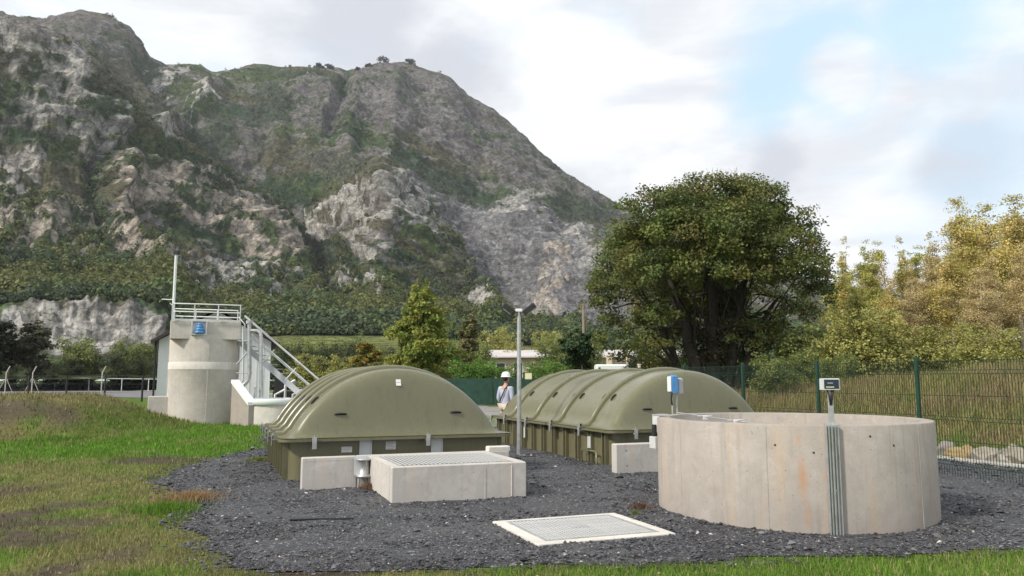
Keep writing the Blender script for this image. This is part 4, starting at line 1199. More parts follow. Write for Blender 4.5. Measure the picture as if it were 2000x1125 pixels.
# sloped channel and round basin right of the tower
ch = thing('sloped_channel', 'concrete channel with white sloping coping from the tower down to the round basin', 'channel')
c0 = at(453, 748, 28.3); c1 = at(486, 792, 27.6)
b = MB()
d_ = Vector((.12, .06, 0))
def prism4(bm_, quad, off):
    q2 = [p + off for p in quad]
    bm_.add(quad + q2, [(0, 1, 2, 3), (7, 6, 5, 4), (0, 4, 5, 1), (1, 5, 6, 2), (2, 6, 7, 3), (3, 7, 4, 0)])
g0 = Vector((c0.x, c0.y, 0)); g1_ = Vector((c1.x, c1.y, 0))
prism4(b, [g0, g1_, c1, c0], Vector((.16, .1, 0))); b.build('side_wall', M['conc_tank'], ch)  # darker concrete here: the wall's shade is put into its colour
b = MB(); prism4(b, [c0 + Vector((-.03, -.02, .002)), c1 + Vector((-.03, -.02, .002)), c1 + Vector((-.03, -.02, .12)), c0 + Vector((-.03, -.02, .12))], Vector((.24, .14, 0))); b.build('coping', M['white'], ch)
b = MB(); prism4(b, [at(466, 800, 28.6), at(484, 828, 28.2), at(484, 822, 28.2), at(466, 794, 28.6)], Vector((.05, .03, 0))); b.build('drain_pipe', M['dark'], ch)
bc = at(537, 815, 28.6); bcc = Vector((bc.x, 28.6, 0)); brd = 1.02
bs = thing('round_basin', 'low round concrete basin with a broad white rim beside the tower', 'basin', bcc)
b = MB(); b.lathe([(brd, -.05), (brd, .72)], 48); b.build('basin_wall', M['conc_white'], bs)
b = MB(); b.lathe([(brd, .72), (brd + .06, .73), (brd + .06, .93), (brd + .04, .95), (brd - .1, .95), (brd - .1, .5), (0.01, .5)], 48); b.build('rim', M['white'], bs)
vp = at(497, 776, 28.6)
b = MB(); b.tube([(vp.x, vp.y, .5), (vp.x, vp.y, 1.3)], .03, 8); b.tube([(vp.x, vp.y, 1.3), (vp.x, vp.y, 1.36)], .065, 8)
o = b.build('vent_pipe', M['grey'], None); tag(o, 'small dark capped vent standing in the round basin', 'vent')
oc = on_ground(462, 824)
b = MB(); b.tube([(oc.x, oc.y, 0), (oc.x, oc.y, .16)], .07, 10); b.tube([(oc.x, oc.y, .16), (oc.x, oc.y, .22)], .05, 10)
o = b.build('drain_cap', M['orange'], None); tag(o, 'orange pipe cap at the right foot of the tower', 'pipe cap')
hp = [on_ground(*p_) + Vector((0, 0, .03)) for p_ in ((408, 829), (425, 827.5), (445, 826), (459, 824.5))]
b = MB(); b.tube(hp, .03, 6); o = b.build('ground_hose', M['white'], None); tag(o, 'white hose lying on the ground at the foot of the tower', 'hose')

# pipes on the tower
pp = thing('tower_pipes', 'grey pipes on brackets climbing between the tower and the stair', 'pipes')
Yp = 28.8
def P3(px, py, Y=Yp): return at(px, py, Y)
b = MB(); b.tube([P3(487, 632), P3(487, 733), P3(484, 744), P3(474, 754), P3(464, 762)], [.075] * 5, 10); b.build('riser', M['galv'], pp)
b = MB(); b.tube([P3(487, 626), P3(487, 632)], .12, 10); b.build('riser_cap', M['grey'], pp)
b = MB(); b.tube([P3(474.5, 638), P3(474.5, 742), P3(470, 749), P3(464, 754)], .03, 8); b.build('thin_pipe', M['galv_light'], pp)
b = MB(); b.tube([P3(490, 646), P3(502, 646), P3(508, 650), P3(510, 657), P3(509.5, 776)], .068, 10); b.build('arch_pipe', M['galv'], pp)
for y in (666, 728.5):
    b = MB(); b.tube([P3(462, y), P3(492, y)], .022, 6); b.build('bracket', M['grey'], pp)
b = MB(); b.tube([P3(462, 712), P3(482, 690)], .035, 6); b.build('brace', M['grey'], pp)

# stair beside the tower
sr = thing('steel_stair', 'grey steel stair with white double handrails descending right from the tower', 'stair')
def stair_line(off_px, x0, x1, Y):
    return at(x0, 664 + (x0 - 464) * .862 + off_px, Y), at(x1, 664 + (x1 - 464) * .862 + off_px, Y)
for Y in (29.3, 30.1):
    a_, c_ = stair_line(0, 464, 648, Y)
    b = MB(); prism4(b, [a_ + Vector((0, 0, -.14)), c_ + Vector((0, 0, -.14)), c_ + Vector((0, 0, .14)), a_ + Vector((0, 0, .14))], Vector((0, .05, 0))); b.build('stringer', M['grey'], sr)
    for off in (-34, -60) if Y < 30 else (-30, -58):
        a_, c_ = stair_line(off, 478, 655, Y)
        b = MB(); b.tube([a_, c_], .026, 6); b.build('handrail', M['galv_light'], sr)
    for xx in (513, 555, 598):
        a_ = at(xx, 664 + (xx - 464) * .862 + 2, Y); xt = xx + 23
        c_ = at(xt, 664 + (xt - 464) * .862 - 43, Y)
        b = MB(); b.tube([a_, c_], .024, 6); b.build('rail_post', M['galv_light'], sr)
a_, c_ = stair_line(0, 466, 646, 29.3)
for i in range(17):
    q_ = a_.lerp(c_, (i + .5) / 17)
    b = MB(); b.box(q_.x - .13, q_.x + .13, 29.36, 30.08, q_.z + .06, q_.z + .09); b.build('tread', M['galv'], sr)
b = MB(); b.tube([at(466, 619, 29.0), at(478, 633, 29.0), at(478, 668, 29.0)], .024, 6); b.build('landing_rail', M['white'], sr)
b = MB(); b.tube([at(466, 640, 29.0), at(478, 652, 29.0)], .022, 6); b.build('landing_rail', M['white'], sr)

# ================================================================== WHITE BUILDING
BY = 36.0
bl0 = at(309, 700, BY).xy.to_3d()
def on_v(px):   # along the front of the building from its left corner, where the sight line of a photo column crosses it
    k = (px - 1000) / (F / math.cos(PITCH)); return (k * bl0.y - bl0.x) / (VX - k * VY)
BW = on_v(527)
wb = thing('white_building', 'white ribbed building with a dark pitched roof behind the concrete tower', 'building', bl0, TH)
ez = at(309, 664, BY).z; apz = at(415, 603, BY + BW * VY * .5).z; xm = BW / 2
b = MB()
b.add([(0, 0, -.1), (BW, 0, -.1), (BW, 0, ez), (xm, 0, apz - .12), (0, 0, ez), (0, 9, -.1), (BW, 9, -.1), (BW, 9, ez), (xm, 9, apz - .12), (0, 9, ez)],
      [(0, 1, 2, 3, 4), (9, 8, 7, 6, 5), (1, 6, 7, 2), (5, 0, 4, 9)])
b.build('wall', M['clad'], wb)
cl = MB(); cl.box(-.012, .012, -.018, 0, -.1, ez - .02); clm = cl.mesh('cladding_rib', M['clad'])
nx = int(BW / .3)
for i in range(nx + 1): link('cladding_rib', clm, wb, (.02 + (BW - .04) * i / nx, 0, 0))
sl = (apz - ez) / xm
for xe in (-.32, BW + .38):
    ov = .32 if xe < 0 else .38
    b = MB(); zc = ez - ov * sl + .02
    prism4(b, [Vector((xe, -.55, zc)), Vector((xm, -.55, apz)), Vector((xm, -.55, apz + .14)), Vector((xe, -.55, zc + .14))], Vector((0, 10.2, 0)))
    b.build('roof_slope', M['roof'], wb)
b = MB(); b.tube([(-.12, -.1, ez - .05), (-.12, -.1, 0)], .05, 6); b.build('downpipe', M['black_post'], wb)
# equipment under the stair
sk = thing('pump_skid', 'dark pump unit with white pipes under the lower end of the stair', 'pump')
e0 = at(532, 770, 33)
b = MB(); b.box(e0.x, e0.x + 1.3, 33, 34.2, .0, 1.15, .03); b.box(e0.x + .1, e0.x + .5, 32.9, 33, .5, 1.9, .02); b.build('unit', M['black_post'], sk)
for k, xx in enumerate((.2, .62, .95)):
    b = MB(); b.tube([(e0.x + xx, 32.75, 0), (e0.x + xx, 32.75, 1.0 + .4 * (k % 2)), (e0.x + xx + .4, 32.75, 1.2 + .4 * (k % 2))], .06, 8); b.build('pipe', M['galv_light'], sk)

# ================================================================== RIGHT MESH FENCE
fr = thing('mesh_fence', 'green welded mesh fence along the right side of the gravel', 'fence', st(11.5, 0), TH)
FH = 1.97
fp = MB(); fp.box(-.03, .03, -.03, .03, 0, FH + .05, .006); fpm = fp.mesh('post', M['fence'])
ts = [7.72 + 2.4 * i for i in range(-1, 7)]
for t in ts: link('post', fpm, fr, (0, t, 0))
wp = MB()
zs = [.03, .22, .25, .28, .75, .95, .98, 1.01, 1.5, 1.72, 1.75, 1.78, 1.95]
xo = [0, 0, -.035, 0, 0, 0, -.035, 0, 0, 0, -.035, 0, 0]
for i in range(48):
    y = .03 + 2.34 * i / 47
    wp.tube([(x, y, z) for x, z in zip(xo, zs)], .0054, 3, False, False)
for z in (.22, .28, .61, .95, 1.01, 1.36, 1.72, 1.78, 1.94):
    wp.tube([(.006, .03, z), (.006, 2.37, z)], .0054, 3, False, False)
wpm = wp.mesh('mesh_panel', M['wire'])
for t in ts[:-1]: link('mesh_panel', wpm, fr, (0, t, 0))

# rear fence with green screen cloth
rf = thing('screened_fence', 'dark green screened fence behind the person in the white helmet', 'fence')
f0 = Vector((-6.4, 49.5, 0)); f1 = Vector((6.5, 46.0, 0))
nseg = 5
for i in range(nseg + 1):
    q_ = f0.lerp(f1, i / nseg); b = MB(); b.box(q_.x - .04, q_.x + .04, q_.y - .04, q_.y + .04, 0, 1.85); b.build('post', M['fence'], rf)
for i in range(nseg):
    a_ = f0.lerp(f1, (i + .02) / nseg); c_ = f0.lerp(f1, (i + .98) / nseg)
    rows = []
    for k in range(5):
        z = .1 + 1.62 * k / 4
        rows.append([a_.lerp(c_, m / 10) + Vector((0, .03 * math.sin(m * 1.9 + k), z)) for m in range(11)])
    b = MB(); b.sheet(rows); b.build('screen_cloth', M['windscreen'], rf)
b = MB(); ps = at(1032, 734, 46.5); b.box(ps.x - .2, ps.x + .2, 46.38, 46.40, ps.z - .2, ps.z + .16)
o = b.build('warning_sign', M['warn'], None); tag(o, 'pale yellow sign fixed to the rear fence beside the lamp post', 'sign')
for px in (1013, 1023):
    pf = at(px, 760, 46.9); b = MB(); b.box(pf.x - .05, pf.x + .05, 46.85, 46.95, 0, 2.05); o = b.build('gate_post', M['fence'], None); tag(o, ('left' if px == 1013 else 'right') + ' one of two dark green gate posts behind the lamp post', 'post')

# ================================================================== LEFT FENCES
lf = thing('wire_fence', 'wire fence on black posts beyond the left grassy bank', 'fence')
lpts = [(-60, 776, 66), (55, 770, 63), (129, 771, 61), (204, 773, 60), (277, 780, 58), (308, 784, 57.5)]
ends = []
for px, py, Y in lpts:
    g = at(px, py, Y); b = MB(); b.tube([(g.x, Y, 0), (g.x, Y, 2.0)], .07, 6); b.build('post', M['black_post'], lf); ends.append(Vector((g.x, Y, 0)))
b = MB()
for z in (.3, .8, 1.3, 1.75, 1.95):
    b.tube([e + Vector((0, 0, z)) for e in ends], .012, 4, False)
b.build('strand', M['black_post'], lf)
pf = MB(); pf.tube([(0, 0, 0), (0, 0, 2.4), (.35, 0, 3.1)], .055, 6); 
pfm = pf.mesh('post', M['conc']); sf = MB(); sf.tube([(0, 0, 1.9), (.75, 0, .2)], .03, 5); sfm = sf.mesh('brace', M['conc'])
for px, nbz, lab in ((10, 2, 'leftmost pale cranked post with two braces by the far road'), (62, 2, 'pale cranked post with two braces left of the grassy bank top'), (198, 0, 'pale cranked post without braces behind the grassy bank')):
    g = at(px, 760, 84); t_ = thing('cranked_post', lab, 'fence post', (g.x, 84, 0), 0, 'pale cranked posts by the far road')
    link('post', pfm, t_)
    for k in range(nbz):
        o = link('brace', sfm, t_); o.rotation_euler = (0, 0, PI * k + .2)
pr_ = thing('pitch_rail', 'white rail around the sports pitch on the far left', 'rail')
ga, gb_ = at(108, 738, 118), at(330, 742, 112)
b = MB(); b.tube([Vector((ga.x, 118, 1.95)), Vector((gb_.x, 112, 1.7))], .04, 6); b.build('top_rail', M['galv_light'], pr_)
for f in (0, .31, .6, .83, 1):
    q_ = Vector((ga.x, 118, 0)).lerp(Vector((gb_.x, 112, 0)), f); b = MB(); b.tube([q_, q_ + Vector((0, 0, 1.9 - .2 * f))], .09 if f == .31 else .05, 6); b.build('rail_post', M['white'], pr_)

# grey gravel heap
hx = at(0, 770, 40)
rows = []
for i in range(16):
    f = i / 15
    rows.append([(hx.x - 2.2 + 4.0 * f * math.cos(2 * PI * k / 40) * (1 + .1 * math.sin(3 * k)), 40 + 2.4 * f * math.sin(2 * PI * k / 40), max(-.05, 1.25 * (1 - f) ** .9 + .05 * math.sin(k * 2.1 + i * 1.7))) for k in range(41)])
b = MB(); b.sheet(rows); o = b.build('gravel_heap', M['gravel']); tag(o, 'dark grey gravel heap beyond the bank at the left edge', 'gravel heap')

# ================================================================== BOULDERS behind the right fence
def boulder(px, py, Y_s, size, tone, label, seed):
    a, d, u = ray(px, py)
    k = Y_s / (a * VX + d * VY); x, y = a * k, d * k
    bm = bmesh.new(); bmesh.ops.create_icosphere(bm, subdivisions=3, radius=1)
    r_ = random.Random(seed)
    planes = [(Vector((r_.uniform(-1, 1), r_.uniform(-1, 1), r_.uniform(-.6, 1))).normalized(), r_.uniform(.5, .85)) for _ in range(13)]
    for v in bm.verts:
        for n_, dd in planes:
            q_ = v.co.dot(n_)
            if q_ > dd: v.co -= n_ * (q_ - dd)
        v.co *= 1 + .06 * r_.uniform(-1, 1)
        v.co.x *= size[0]; v.co.y *= size[1]; v.co.z *= size[2]
    V = np.array([v.co[:] for v in bm.verts]); Fq = np.array([[v.index for v in f.verts] for f in bm.faces]); bm.free()
    c = np.array(tone) * .72 * (0.55 + .9 * fbm(V[:, 0] * 5 + seed, V[:, 2] * 6 + V[:, 1] * 3, 4, seed))[:, None]
    o = link('boulder', np_mesh('boulder', V, None, Fq, c, M['rock']), None, (x, y, float(ground_h(x, y)) + size[2] * .42), r_.uniform(-.5, .5))
    return tag(o, label, 'boulder', 'boulders behind the mesh fence')
boulder(1843, 872, 14.45, (.22, .3, .30), (.36, .33, .29), 'grey upright boulder nearest the round tank, behind the fence', 1)
boulder(1872, 888, 14.4, (.26, .25, .20), (.50, .38, .20), 'ochre yellow boulder behind the fence', 2)
boulder(1893, 880, 14.5, (.16, .2, .22), (.46, .34, .18), 'narrow ochre boulder touching the yellow one', 3)
boulder(1932, 884, 14.5, (.42, .35, .24), (.46, .41, .34), 'broad pale boulder in the middle of the row behind the fence', 4)
boulder(1961, 898, 14.3, (.16, .2, .14), (.42, .39, .34), 'small pale stone in front of the broad boulder', 5)
boulder(1958, 862, 14.9, (.2, .25, .2), (.36, .34, .33), 'grey stone behind the broad pale boulder', 6)
boulder(1990, 880, 14.5, (.34, .3, .32), (.40, .36, .30), 'large grey boulder at the right edge behind the fence', 7)
boulder(1905, 862, 15.2, (.2, .2, .13), (.33, .27, .22), 'low brown stone half sunk in the bank', 8)

# ================================================================== TREES
def leaf_cloud(lobes, n, size, cols, clumps=14, spread=.20, shell=.78, up=.5, cvar=.22, holes=0.0):
    lobes = np.array(lobes, float)
    wgt = (lobes[:, 3] * lobes[:, 5] + lobes[:, 3] * lobes[:, 4]) ; wgt = wgt / wgt.sum()
    cl_c, cl_o, cl_r, cl_col = [], [], [], []
    for i, (cx, cy, cz, rx, ry, rz) in enumerate(lobes):
        m = max(3, int(round(clumps * len(lobes) * wgt[i])))
        d = rand_unit(m); d[:, 2] = np.where(d[:, 2] < -.55, -d[:, 2], d[:, 2])
        k = shell + (1 - shell) * RNG.random(m) - .35 * (RNG.random(m) < .25)
        cl_c.append(np.array([cx, cy, cz]) + d * k[:, None] * np.array([rx, ry, rz])); cl_o.append(d)
        cl_r.append(np.full(m, (rx * ry * rz) ** (1 / 3) * spread)); 
        ci = RNG.integers(0, len(cols), m)
        cl_col.append(np.array(cols)[ci] * 1.35 * RNG.uniform(1 - cvar, 1 + cvar, (m, 1)))
    C = np.vstack(cl_c); O = np.vstack(cl_o); R_ = np.concatenate(cl_r); K_ = np.vstack(cl_col)
    pick = RNG.choice(len(C), n, p=R_ ** 2 / (R_ ** 2).sum())
    pos = C[pick] + np.clip(RNG.normal(size=(n, 3)), -1.5, 1.5) * R_[pick][:, None] * np.array([1, 1, .62])
    nrm = O[pick] * .7 + rand_unit(n) * .9 + np.array([0, 0, up]); nrm /= np.linalg.norm(nrm, axis=1, keepdims=True)
    t1 = np.cross(nrm, rand_unit(n)); t1 /= np.linalg.norm(t1, axis=1, keepdims=True); t2 = np.cross(nrm, t1)
    sz = size * RNG.uniform(.55, 1.3, n)[:, None]
    asp = RNG.uniform(.5, .9, n)[:, None]
    V = np.stack([pos - t1 * sz, pos - t2 * sz * asp, pos + t1 * sz, pos + t2 * sz * asp], 1).reshape(-1, 3)
    col = K_[pick] * RNG.uniform(.72, 1.28, (n, 1))
    return V, np.repeat(col, 4, 0), C
def crown_mesh(name, lobes, n, size, cols, **k):
    V, c, C = leaf_cloud(lobes, n, size, cols, **k)
    return np_mesh(name, V, np.arange(len(V)).reshape(-1, 4), None, c, M['leaf']), C
def trunk_mb(h, r0, r1, targets, lean=.0, seed=0, nb=None, fork=.35, sides=8):
    r_ = random.Random(seed); b = MB()
    pts = [Vector((lean * h * (i / 6) ** 2 + r_.uniform(-.02, .02) * h * (i > 0), r_.uniform(-.02, .02) * h * (i > 0), h * i / 6)) for i in range(7)]
    rad = [r0 * 1.25 if i == 0 else r0 + (r1 - r0) * i / 6 for i in range(7)]
    b.tube(pts, rad, sides)
    tg = list(targets); r_.shuffle(tg)
    for t in tg[:nb or len(tg)]:
        t = Vector(t)
        f = min(.95, max(fork, (t.z - .25 * math.hypot(t.x, t.y) * 1.2) / h * .8))
        i = min(5, int(f * 6)); p0 = pts[i].lerp(pts[i + 1], f * 6 - i)
        mid = p0.lerp(t, .5) + Vector((r_.uniform(-.08, .08), r_.uniform(-.08, .08), .06)) * (t - p0).length
        rb = (rad[i] * .5) * min(1, .35 + (t - p0).length / h)
        b.tube([p0, mid, t], [rb, rb * .6, rb * .2], 5)
    return b
def tree(name, label, cat, loc, lobes, n, size, cols, trunk=(3, .12, .05), bark='bark', group=None, nb=14, seed=1, **k):
    root = thing(name, label, cat, loc, 0, group)
    me, C = crown_mesh('crown', lobes, n, size, cols, **k)
    link('crown', me, root)
    trunk_mb(trunk[0], trunk[1], trunk[2], [C[i] for i in RNG.choice(len(C), min(nb, len(C)), False)], seed=seed).build('trunk', M[bark], root)
    return root

# the big tree beyond the fence
BTY = 45.0; sc_ = BTY / 1511.0
def bl(px, py, rx, ry, dy=0.0, rd=None):
    return ((px - 1385) * sc_, dy, EYE + (742 - py) * sc_ * 1.01, rx * sc_, (rd or (rx + ry) / 2) * sc_, ry * sc_)
big = []
for (px, py, rx, ry, dy) in ((1385, 400, 95, 62, 0), (1300, 430, 85, 60, -1), (1470, 400, 85, 62, .5), (1240, 410, 40, 34, 1), (1530, 450, 75, 62, 0), (1235, 490, 62, 62, .5), (1330, 490, 90, 60, -3), (1420, 480, 85, 60, -3),
                             (1510, 520, 85, 55, -2), (1590, 520, 52, 58, 0), (1605, 580, 40, 50, 1), (1210, 560, 60, 50, 0), (1270, 555, 75, 48, -3), (1180, 615, 34, 42, 0), (1210, 650, 45, 44, .5), (1265, 640, 50, 48, -2), (1360, 545, 80, 40, -3.2), (1440, 545, 70, 40, -3),
                             (1560, 620, 50, 34, 0), (1190, 680, 28, 22, 0), (1240, 690, 34, 24, -1), (1460, 660, 70, 40, 0), (1500, 690, 52, 28, 1), (1330, 640, 38, 60, 1.5), (1420, 620, 44, 60, 2.0), (1385, 580, 120, 60, 3.5), (1300, 500, 110, 80, 4), (1480, 500, 110, 80, 4), (1385, 690, 60, 40, 1.5), (1320, 640, 55, 60, 3.2), (1400, 620, 70, 55, 3.6), (1470, 630, 55, 60, 3.2), (1250, 700, 50, 34, 1), (1440, 705, 70, 30, 2.2), (1530, 660, 50, 45, 1.5), (1495, 640, 40, 36, -1.5), (1545, 600, 40, 36, -1.5), (1470, 590, 40, 30, -2.5), (1270, 680, 42, 34, -1.5), (1175, 600, 34, 60, .5), (1620, 555, 34, 50, .5)):
    big.append(bl(px, py, rx, ry, dy))
oc_ = [(.125, .138, .034), (.108, .125, .033), (.085, .107, .032), (.118, .126, .034), (.062, .083, .028), (.125, .115, .034), (.095, .125, .032), (.08, .11, .03)]
bt = thing('broad_tree', 'huge dark olive broad-crowned tree with ivy-clad trunks right of centre', 'tree', at(1385, 742, BTY).xy.to_3d())
me, Cb = crown_mesh('crown', big, 165000, .086, oc_, clumps=32, spread=.18, shell=.78)
link('crown', me, bt)
for k, (dx, tx, hh, r0) in enumerate(((-.4, -2.2, 7.5, .42), (.25, .3, 9, .45), (.9, 2.4, 8, .36), (-.9, -3.6, 6, .26), (1.3, 4.2, 6.5, .24))):
    b = MB()
    rr2 = random.Random(k)
    pts = [Vector((dx + (tx - dx) * (i / 8) ** 1.3 + rr2.uniform(-.12, .12), rr2.uniform(-.2, .2), hh * i / 8)) for i in range(9)]
    b.tube(pts, [r0 * (1.3 - .1 * min(i, 1)) * (1 - .085 * i) for i in range(9)], 9)
    cand = sorted([Vector(c) for c in Cb[RNG.choice(len(Cb), 120, False)]], key=lambda c: (c - pts[6]).length)[:16]
    for c in cand:
        p0 = pts[rr2.randint(3, 8)]
        b.tube([p0, p0.lerp(c, .5) + Vector((0, 0, .2)), c], [.1, .06, .02], 5)
    b.build('trunk', M['bark_dark'], bt)
me, _ = crown_mesh('ivy', [(-.4, -.1, 2.2, .6, .6, 2.4), (.4, -.1, 2.6, .6, .6, 2.6), (-.2, 0, .6, 1.6, .9, .8), (1.0, 0, 2.0, .5, .5, 2.0)], 5200, .085, [(.035, .042, .018), (.05, .05, .02), (.06, .05, .025)], clumps=24, spread=.35, shell=.9)
link('ivy', me, bt)
b = MB()
rr2 = random.Random(5)
for i in range(26):
    x0 = (1385 + rr2.uniform(10, 95) - 1385) * sc_; z0 = EYE + (742 - 345) * sc_
    b.tube([(x0, rr2.uniform(-1, 1), z0), (x0 + rr2.uniform(-.3, .3), 0, z0 + rr2.uniform(.4, .9))], [.02, .008], 3)
b.build('bare_twig', M['bark_pale'], bt)

# conical green tree behind the left cover
def cone_lobes(h, w, z0, n=14, seed=0, top=.12):
    r_ = random.Random(seed); out = []
    for i in range(n):
        f = (i + .3) / n
        rad = w * (top + (1 - top) * (1 - f) ** .75) * (1 if f > .12 else .75)
        for k in range(2 if f < .7 else 1):
            a = r_.uniform(0, 2 * PI); d = rad * .45 * (k + .2)
            out.append((math.cos(a) * d, math.sin(a) * d, z0 + h * f, rad * .68, rad * .68, h / n * 1.25))
    return out
def px_tree(name, label, cat, px, y_top, y_base, Y, w_px, kind, n, size, cols, bark='bark', group=None, seed=1, z0=None, top=.12, **k):
    sc2 = Y / 1511.0
    h = (742 - y_top) * sc2 + EYE; zb = EYE + (742 - y_base) * sc2
    base = at(px, 742, Y); gzv = float(ground_h(base.x, Y))
    w = w_px * sc2 / 2
    if kind == 'cone': lobes = cone_lobes(h - zb, w, zb - gzv, 14, seed, top)
    else:
        r_ = random.Random(seed); lobes = []
        hh = h - zb
        for i in range(kind):
            f = (i + .5) / kind; prof_ = math.sin(PI * min(.98, .12 + .80 * f)) ** .7
            a = r_.uniform(0, 2 * PI); d = w * prof_ * r_.uniform(.1, .6)
            lobes.append((math.cos(a) * d, math.sin(a) * d, zb - gzv + hh * (.08 + .86 * f), w * prof_ * r_.uniform(.42, .68), w * prof_ * r_.uniform(.42, .68), hh / kind * r_.uniform(1.1, 1.6)))
    return tree(name, label, cat, (base.x, Y, gzv), lobes, n, size, cols, (h * .78, .012 * h + .03, .03), bark, group, seed=seed, **k)
px_tree('conical_tree', 'tall conical green tree with a yellow tinge behind the left olive cover', 'tree', 823, 548, 722, 62, 150, 'cone', 26000, .125, [(.20, .225, .042), (.16, .195, .04), (.22, .22, .045), (.12, .16, .036)], seed=3, top=.3, clumps=24, spread=.2, shell=.8)
px_tree('poplar_tree', 'slender pale green poplar right of the conical tree', 'tree', 913, 618, 720, 75, 62, 7, 5200, .13, [(.13, .135, .05), (.12, .12, .05), (.15, .14, .06)], seed=5, clumps=18)
px_tree('conifer_bush', 'spiky dark green bush beside the utility pole', 'bush', 1136, 648, 728, 50, 96, 9, 6500, .11, [(.035, .065, .03), (.045, .08, .03), (.055, .085, .035)], seed=8, clumps=18, spread=.24)
px_tree('autumn_shrub', 'orange tinted shrub left of the conical tree', 'shrub', 715, 672, 728, 58, 66, 5, 3200, .11, [(.26, .17, .035), (.22, .17, .04), (.16, .16, .035)], seed=9, clumps=16)
px_tree('dark_conifer', 'dark tree at the left edge before the quarry wall', 'tree', -10, 628, 738, 92, 110, 7, 5000, .2, [(.02, .028, .018), (.03, .04, .02)], seed=12, clumps=16)
px_tree('round_tree', 'round dark olive tree at the left edge beside the quarry wall', 'tree', 62, 640, 742, 96, 125, 6, 6000, .2, [(.05, .052, .03), (.042, .045, .026), (.06, .056, .035)], seed=13, clumps=18)

# repeated background trees: a few shapes, copied
def proto_tree(name, h, w, kind, n, size, cols, bark, seed, trunk_r=None, zfrac=.25, nb=16, **k):
    r_ = random.Random(seed); lobes = []
    zb = h * zfrac
    for i in range(kind):
        f = (i + .5) / kind; pf_ = math.sin(PI * min(.97, .15 + .78 * f)) ** .75
        for q_ in range(2):
            a = r_.uniform(0, 2 * PI); d = w * pf_ * r_.uniform(.05, .6)
            lobes.append((math.cos(a) * d, math.sin(a) * d, zb + (h - zb) * (f * .93 + .03), w * pf_ * r_.uniform(.3, .55), w * pf_ * r_.uniform(.3, .55), (h - zb) / kind * r_.uniform(.7, 1.2)))
    root = thing(name, '', '', (0, 0, -50))
    me, C = crown_mesh('crown', lobes, n, size, cols, **k)
    link('crown', me, root)
    tr_ = trunk_r or h * .011
    trunk_mb(h * .9, tr_, tr_ * .25, [C[i] for i in RNG.choice(len(C), min(nb, len(C)), False)], seed=seed, fork=.2, sides=7).build('trunk', M[bark], root)
    return root
used = {}
def plant(proto, px, Y, h_scale, label, cat, group, rz=0.0, wide=1.0, dz=0.0):
    k = proto.name
    base = at(px, 742, Y); z = float(ground_h(base.x, Y))
    o = proto if k not in used else copy_tree(proto)
    used[k] = 1
    o.location = (base.x, Y, z + dz - .05); o.scale = (h_scale * wide, h_scale * wide, h_scale); o.rotation_euler = (0, 0, rz)
    return tag(o, label, cat, group)
YEL = [(.42, .35, .125), (.38, .33, .115), (.36, .325, .10), (.45, .36, .15)]
TAN = [(.39, .315, .165), (.35, .285, .15), (.41, .33, .17)]
YGR = [(.29, .29, .08), (.25, .265, .075), (.32, .30, .09)]
GRN = [(.135, .16, .05), (.16, .18, .055), (.115, .145, .045)]
y1_ = proto_tree('yellow_tree', 12, 2.2, 7, 17000, .060, YEL, 'bark_pale', 21, zfrac=.33, clumps=13, spread=.30, shell=.6)
y2_ = proto_tree('tan_tree', 11, 2.1, 7, 15000, .057, TAN, 'bark_pale', 22, zfrac=.33, clumps=13, spread=.32, shell=.6)
y3_ = proto_tree('yellowgreen_tree', 11.5, 1.8, 8, 16000, .060, YGR, 'bark_pale', 23, zfrac=.33, clumps=14, spread=.28, shell=.65)
y4_ = proto_tree('thin_tree', 12, 1.1, 8, 8000, .058, YEL + YGR, 'bark_pale', 24, clumps=11, spread=.30, shell=.6, zfrac=.3)
GW = 'autumn trees on the right bank'
plan = [ # proto, px, Y, top row, label
 (y1_, 1895, 52, 386, 'tallest yellow tree on the right bank'), (y1_, 2005, 50, 382, 'yellow tree cut by the right edge of the photo'), (y1_, 1945, 56, 400, 'pale yellow tree just right of the tallest one'),
 (y2_, 1845, 54, 470, 'tan tree left of the tallest yellow tree'), (y4_, 1775, 58, 462, 'slim yellow tree with a pointed top'), (y3_, 1712, 56, 466, 'narrow yellow green tree standing near the dark broad tree'),
 (y4_, 1660, 60, 464, 'thin pale tree peeking past the broad dark tree'), (y2_, 1735, 60, 490, 'tan tree behind the narrow yellow green one'), (y3_, 1800, 62, 478, 'yellow green tree behind the slim pointed one'),
 (y4_, 1832, 60, 455, 'slim tree left of the tallest yellow tree'), (y2_, 1790, 48, 520, 'tan tree low in front of the slim pointed tree'), (y2_, 1960, 47, 500, 'tan tree low at the right of the bank'),
 (y1_, 1870, 47, 480, 'yellow tree low in front of the tallest one'), (y3_, 1680, 50, 540, 'green tree at the foot of the narrow yellow green tree'), (y2_, 1925, 44, 520, 'tan tree nearest the bank top'),
 (y2_, 1710, 66, 520, 'tan tree far back beside the broad dark tree'), (y3_, 1650, 66, 530, 'yellow green tree far back beside the broad dark tree'), (y1_, 1745, 47, 560, 'low yellow tree in front of the tan ones'),
 (y2_, 2030, 45, 470, 'tan tree half outside the right edge'), (y4_, 1980, 53, 430, 'slim yellow tree near the right edge'), (y2_, 1835, 66, 500, 'tan tree filling the gap left of the tallest tree'), (y3_, 1915, 64, 470, 'yellow green tree behind the tallest one'), (y1_, 1985, 62, 440, 'yellow tree at the back near the right edge')]
for k, (p_, px, Y, yt, lab) in enumerate(plan):
    hh = (742 - yt) * Y / 1511 + EYE - float(ground_h(at(px, 742, Y).x, Y))
    h0 = {'yellow_tree': 12, 'tan_tree': 11, 'yellowgreen_tree': 11.5, 'thin_tree': 12}[p_.name.split('.')[0]]
    plant(p_, px, Y, hh / h0, lab, 'tree', GW, k * 1.7, .92 + .22 * ((k * 37) % 5) / 4)
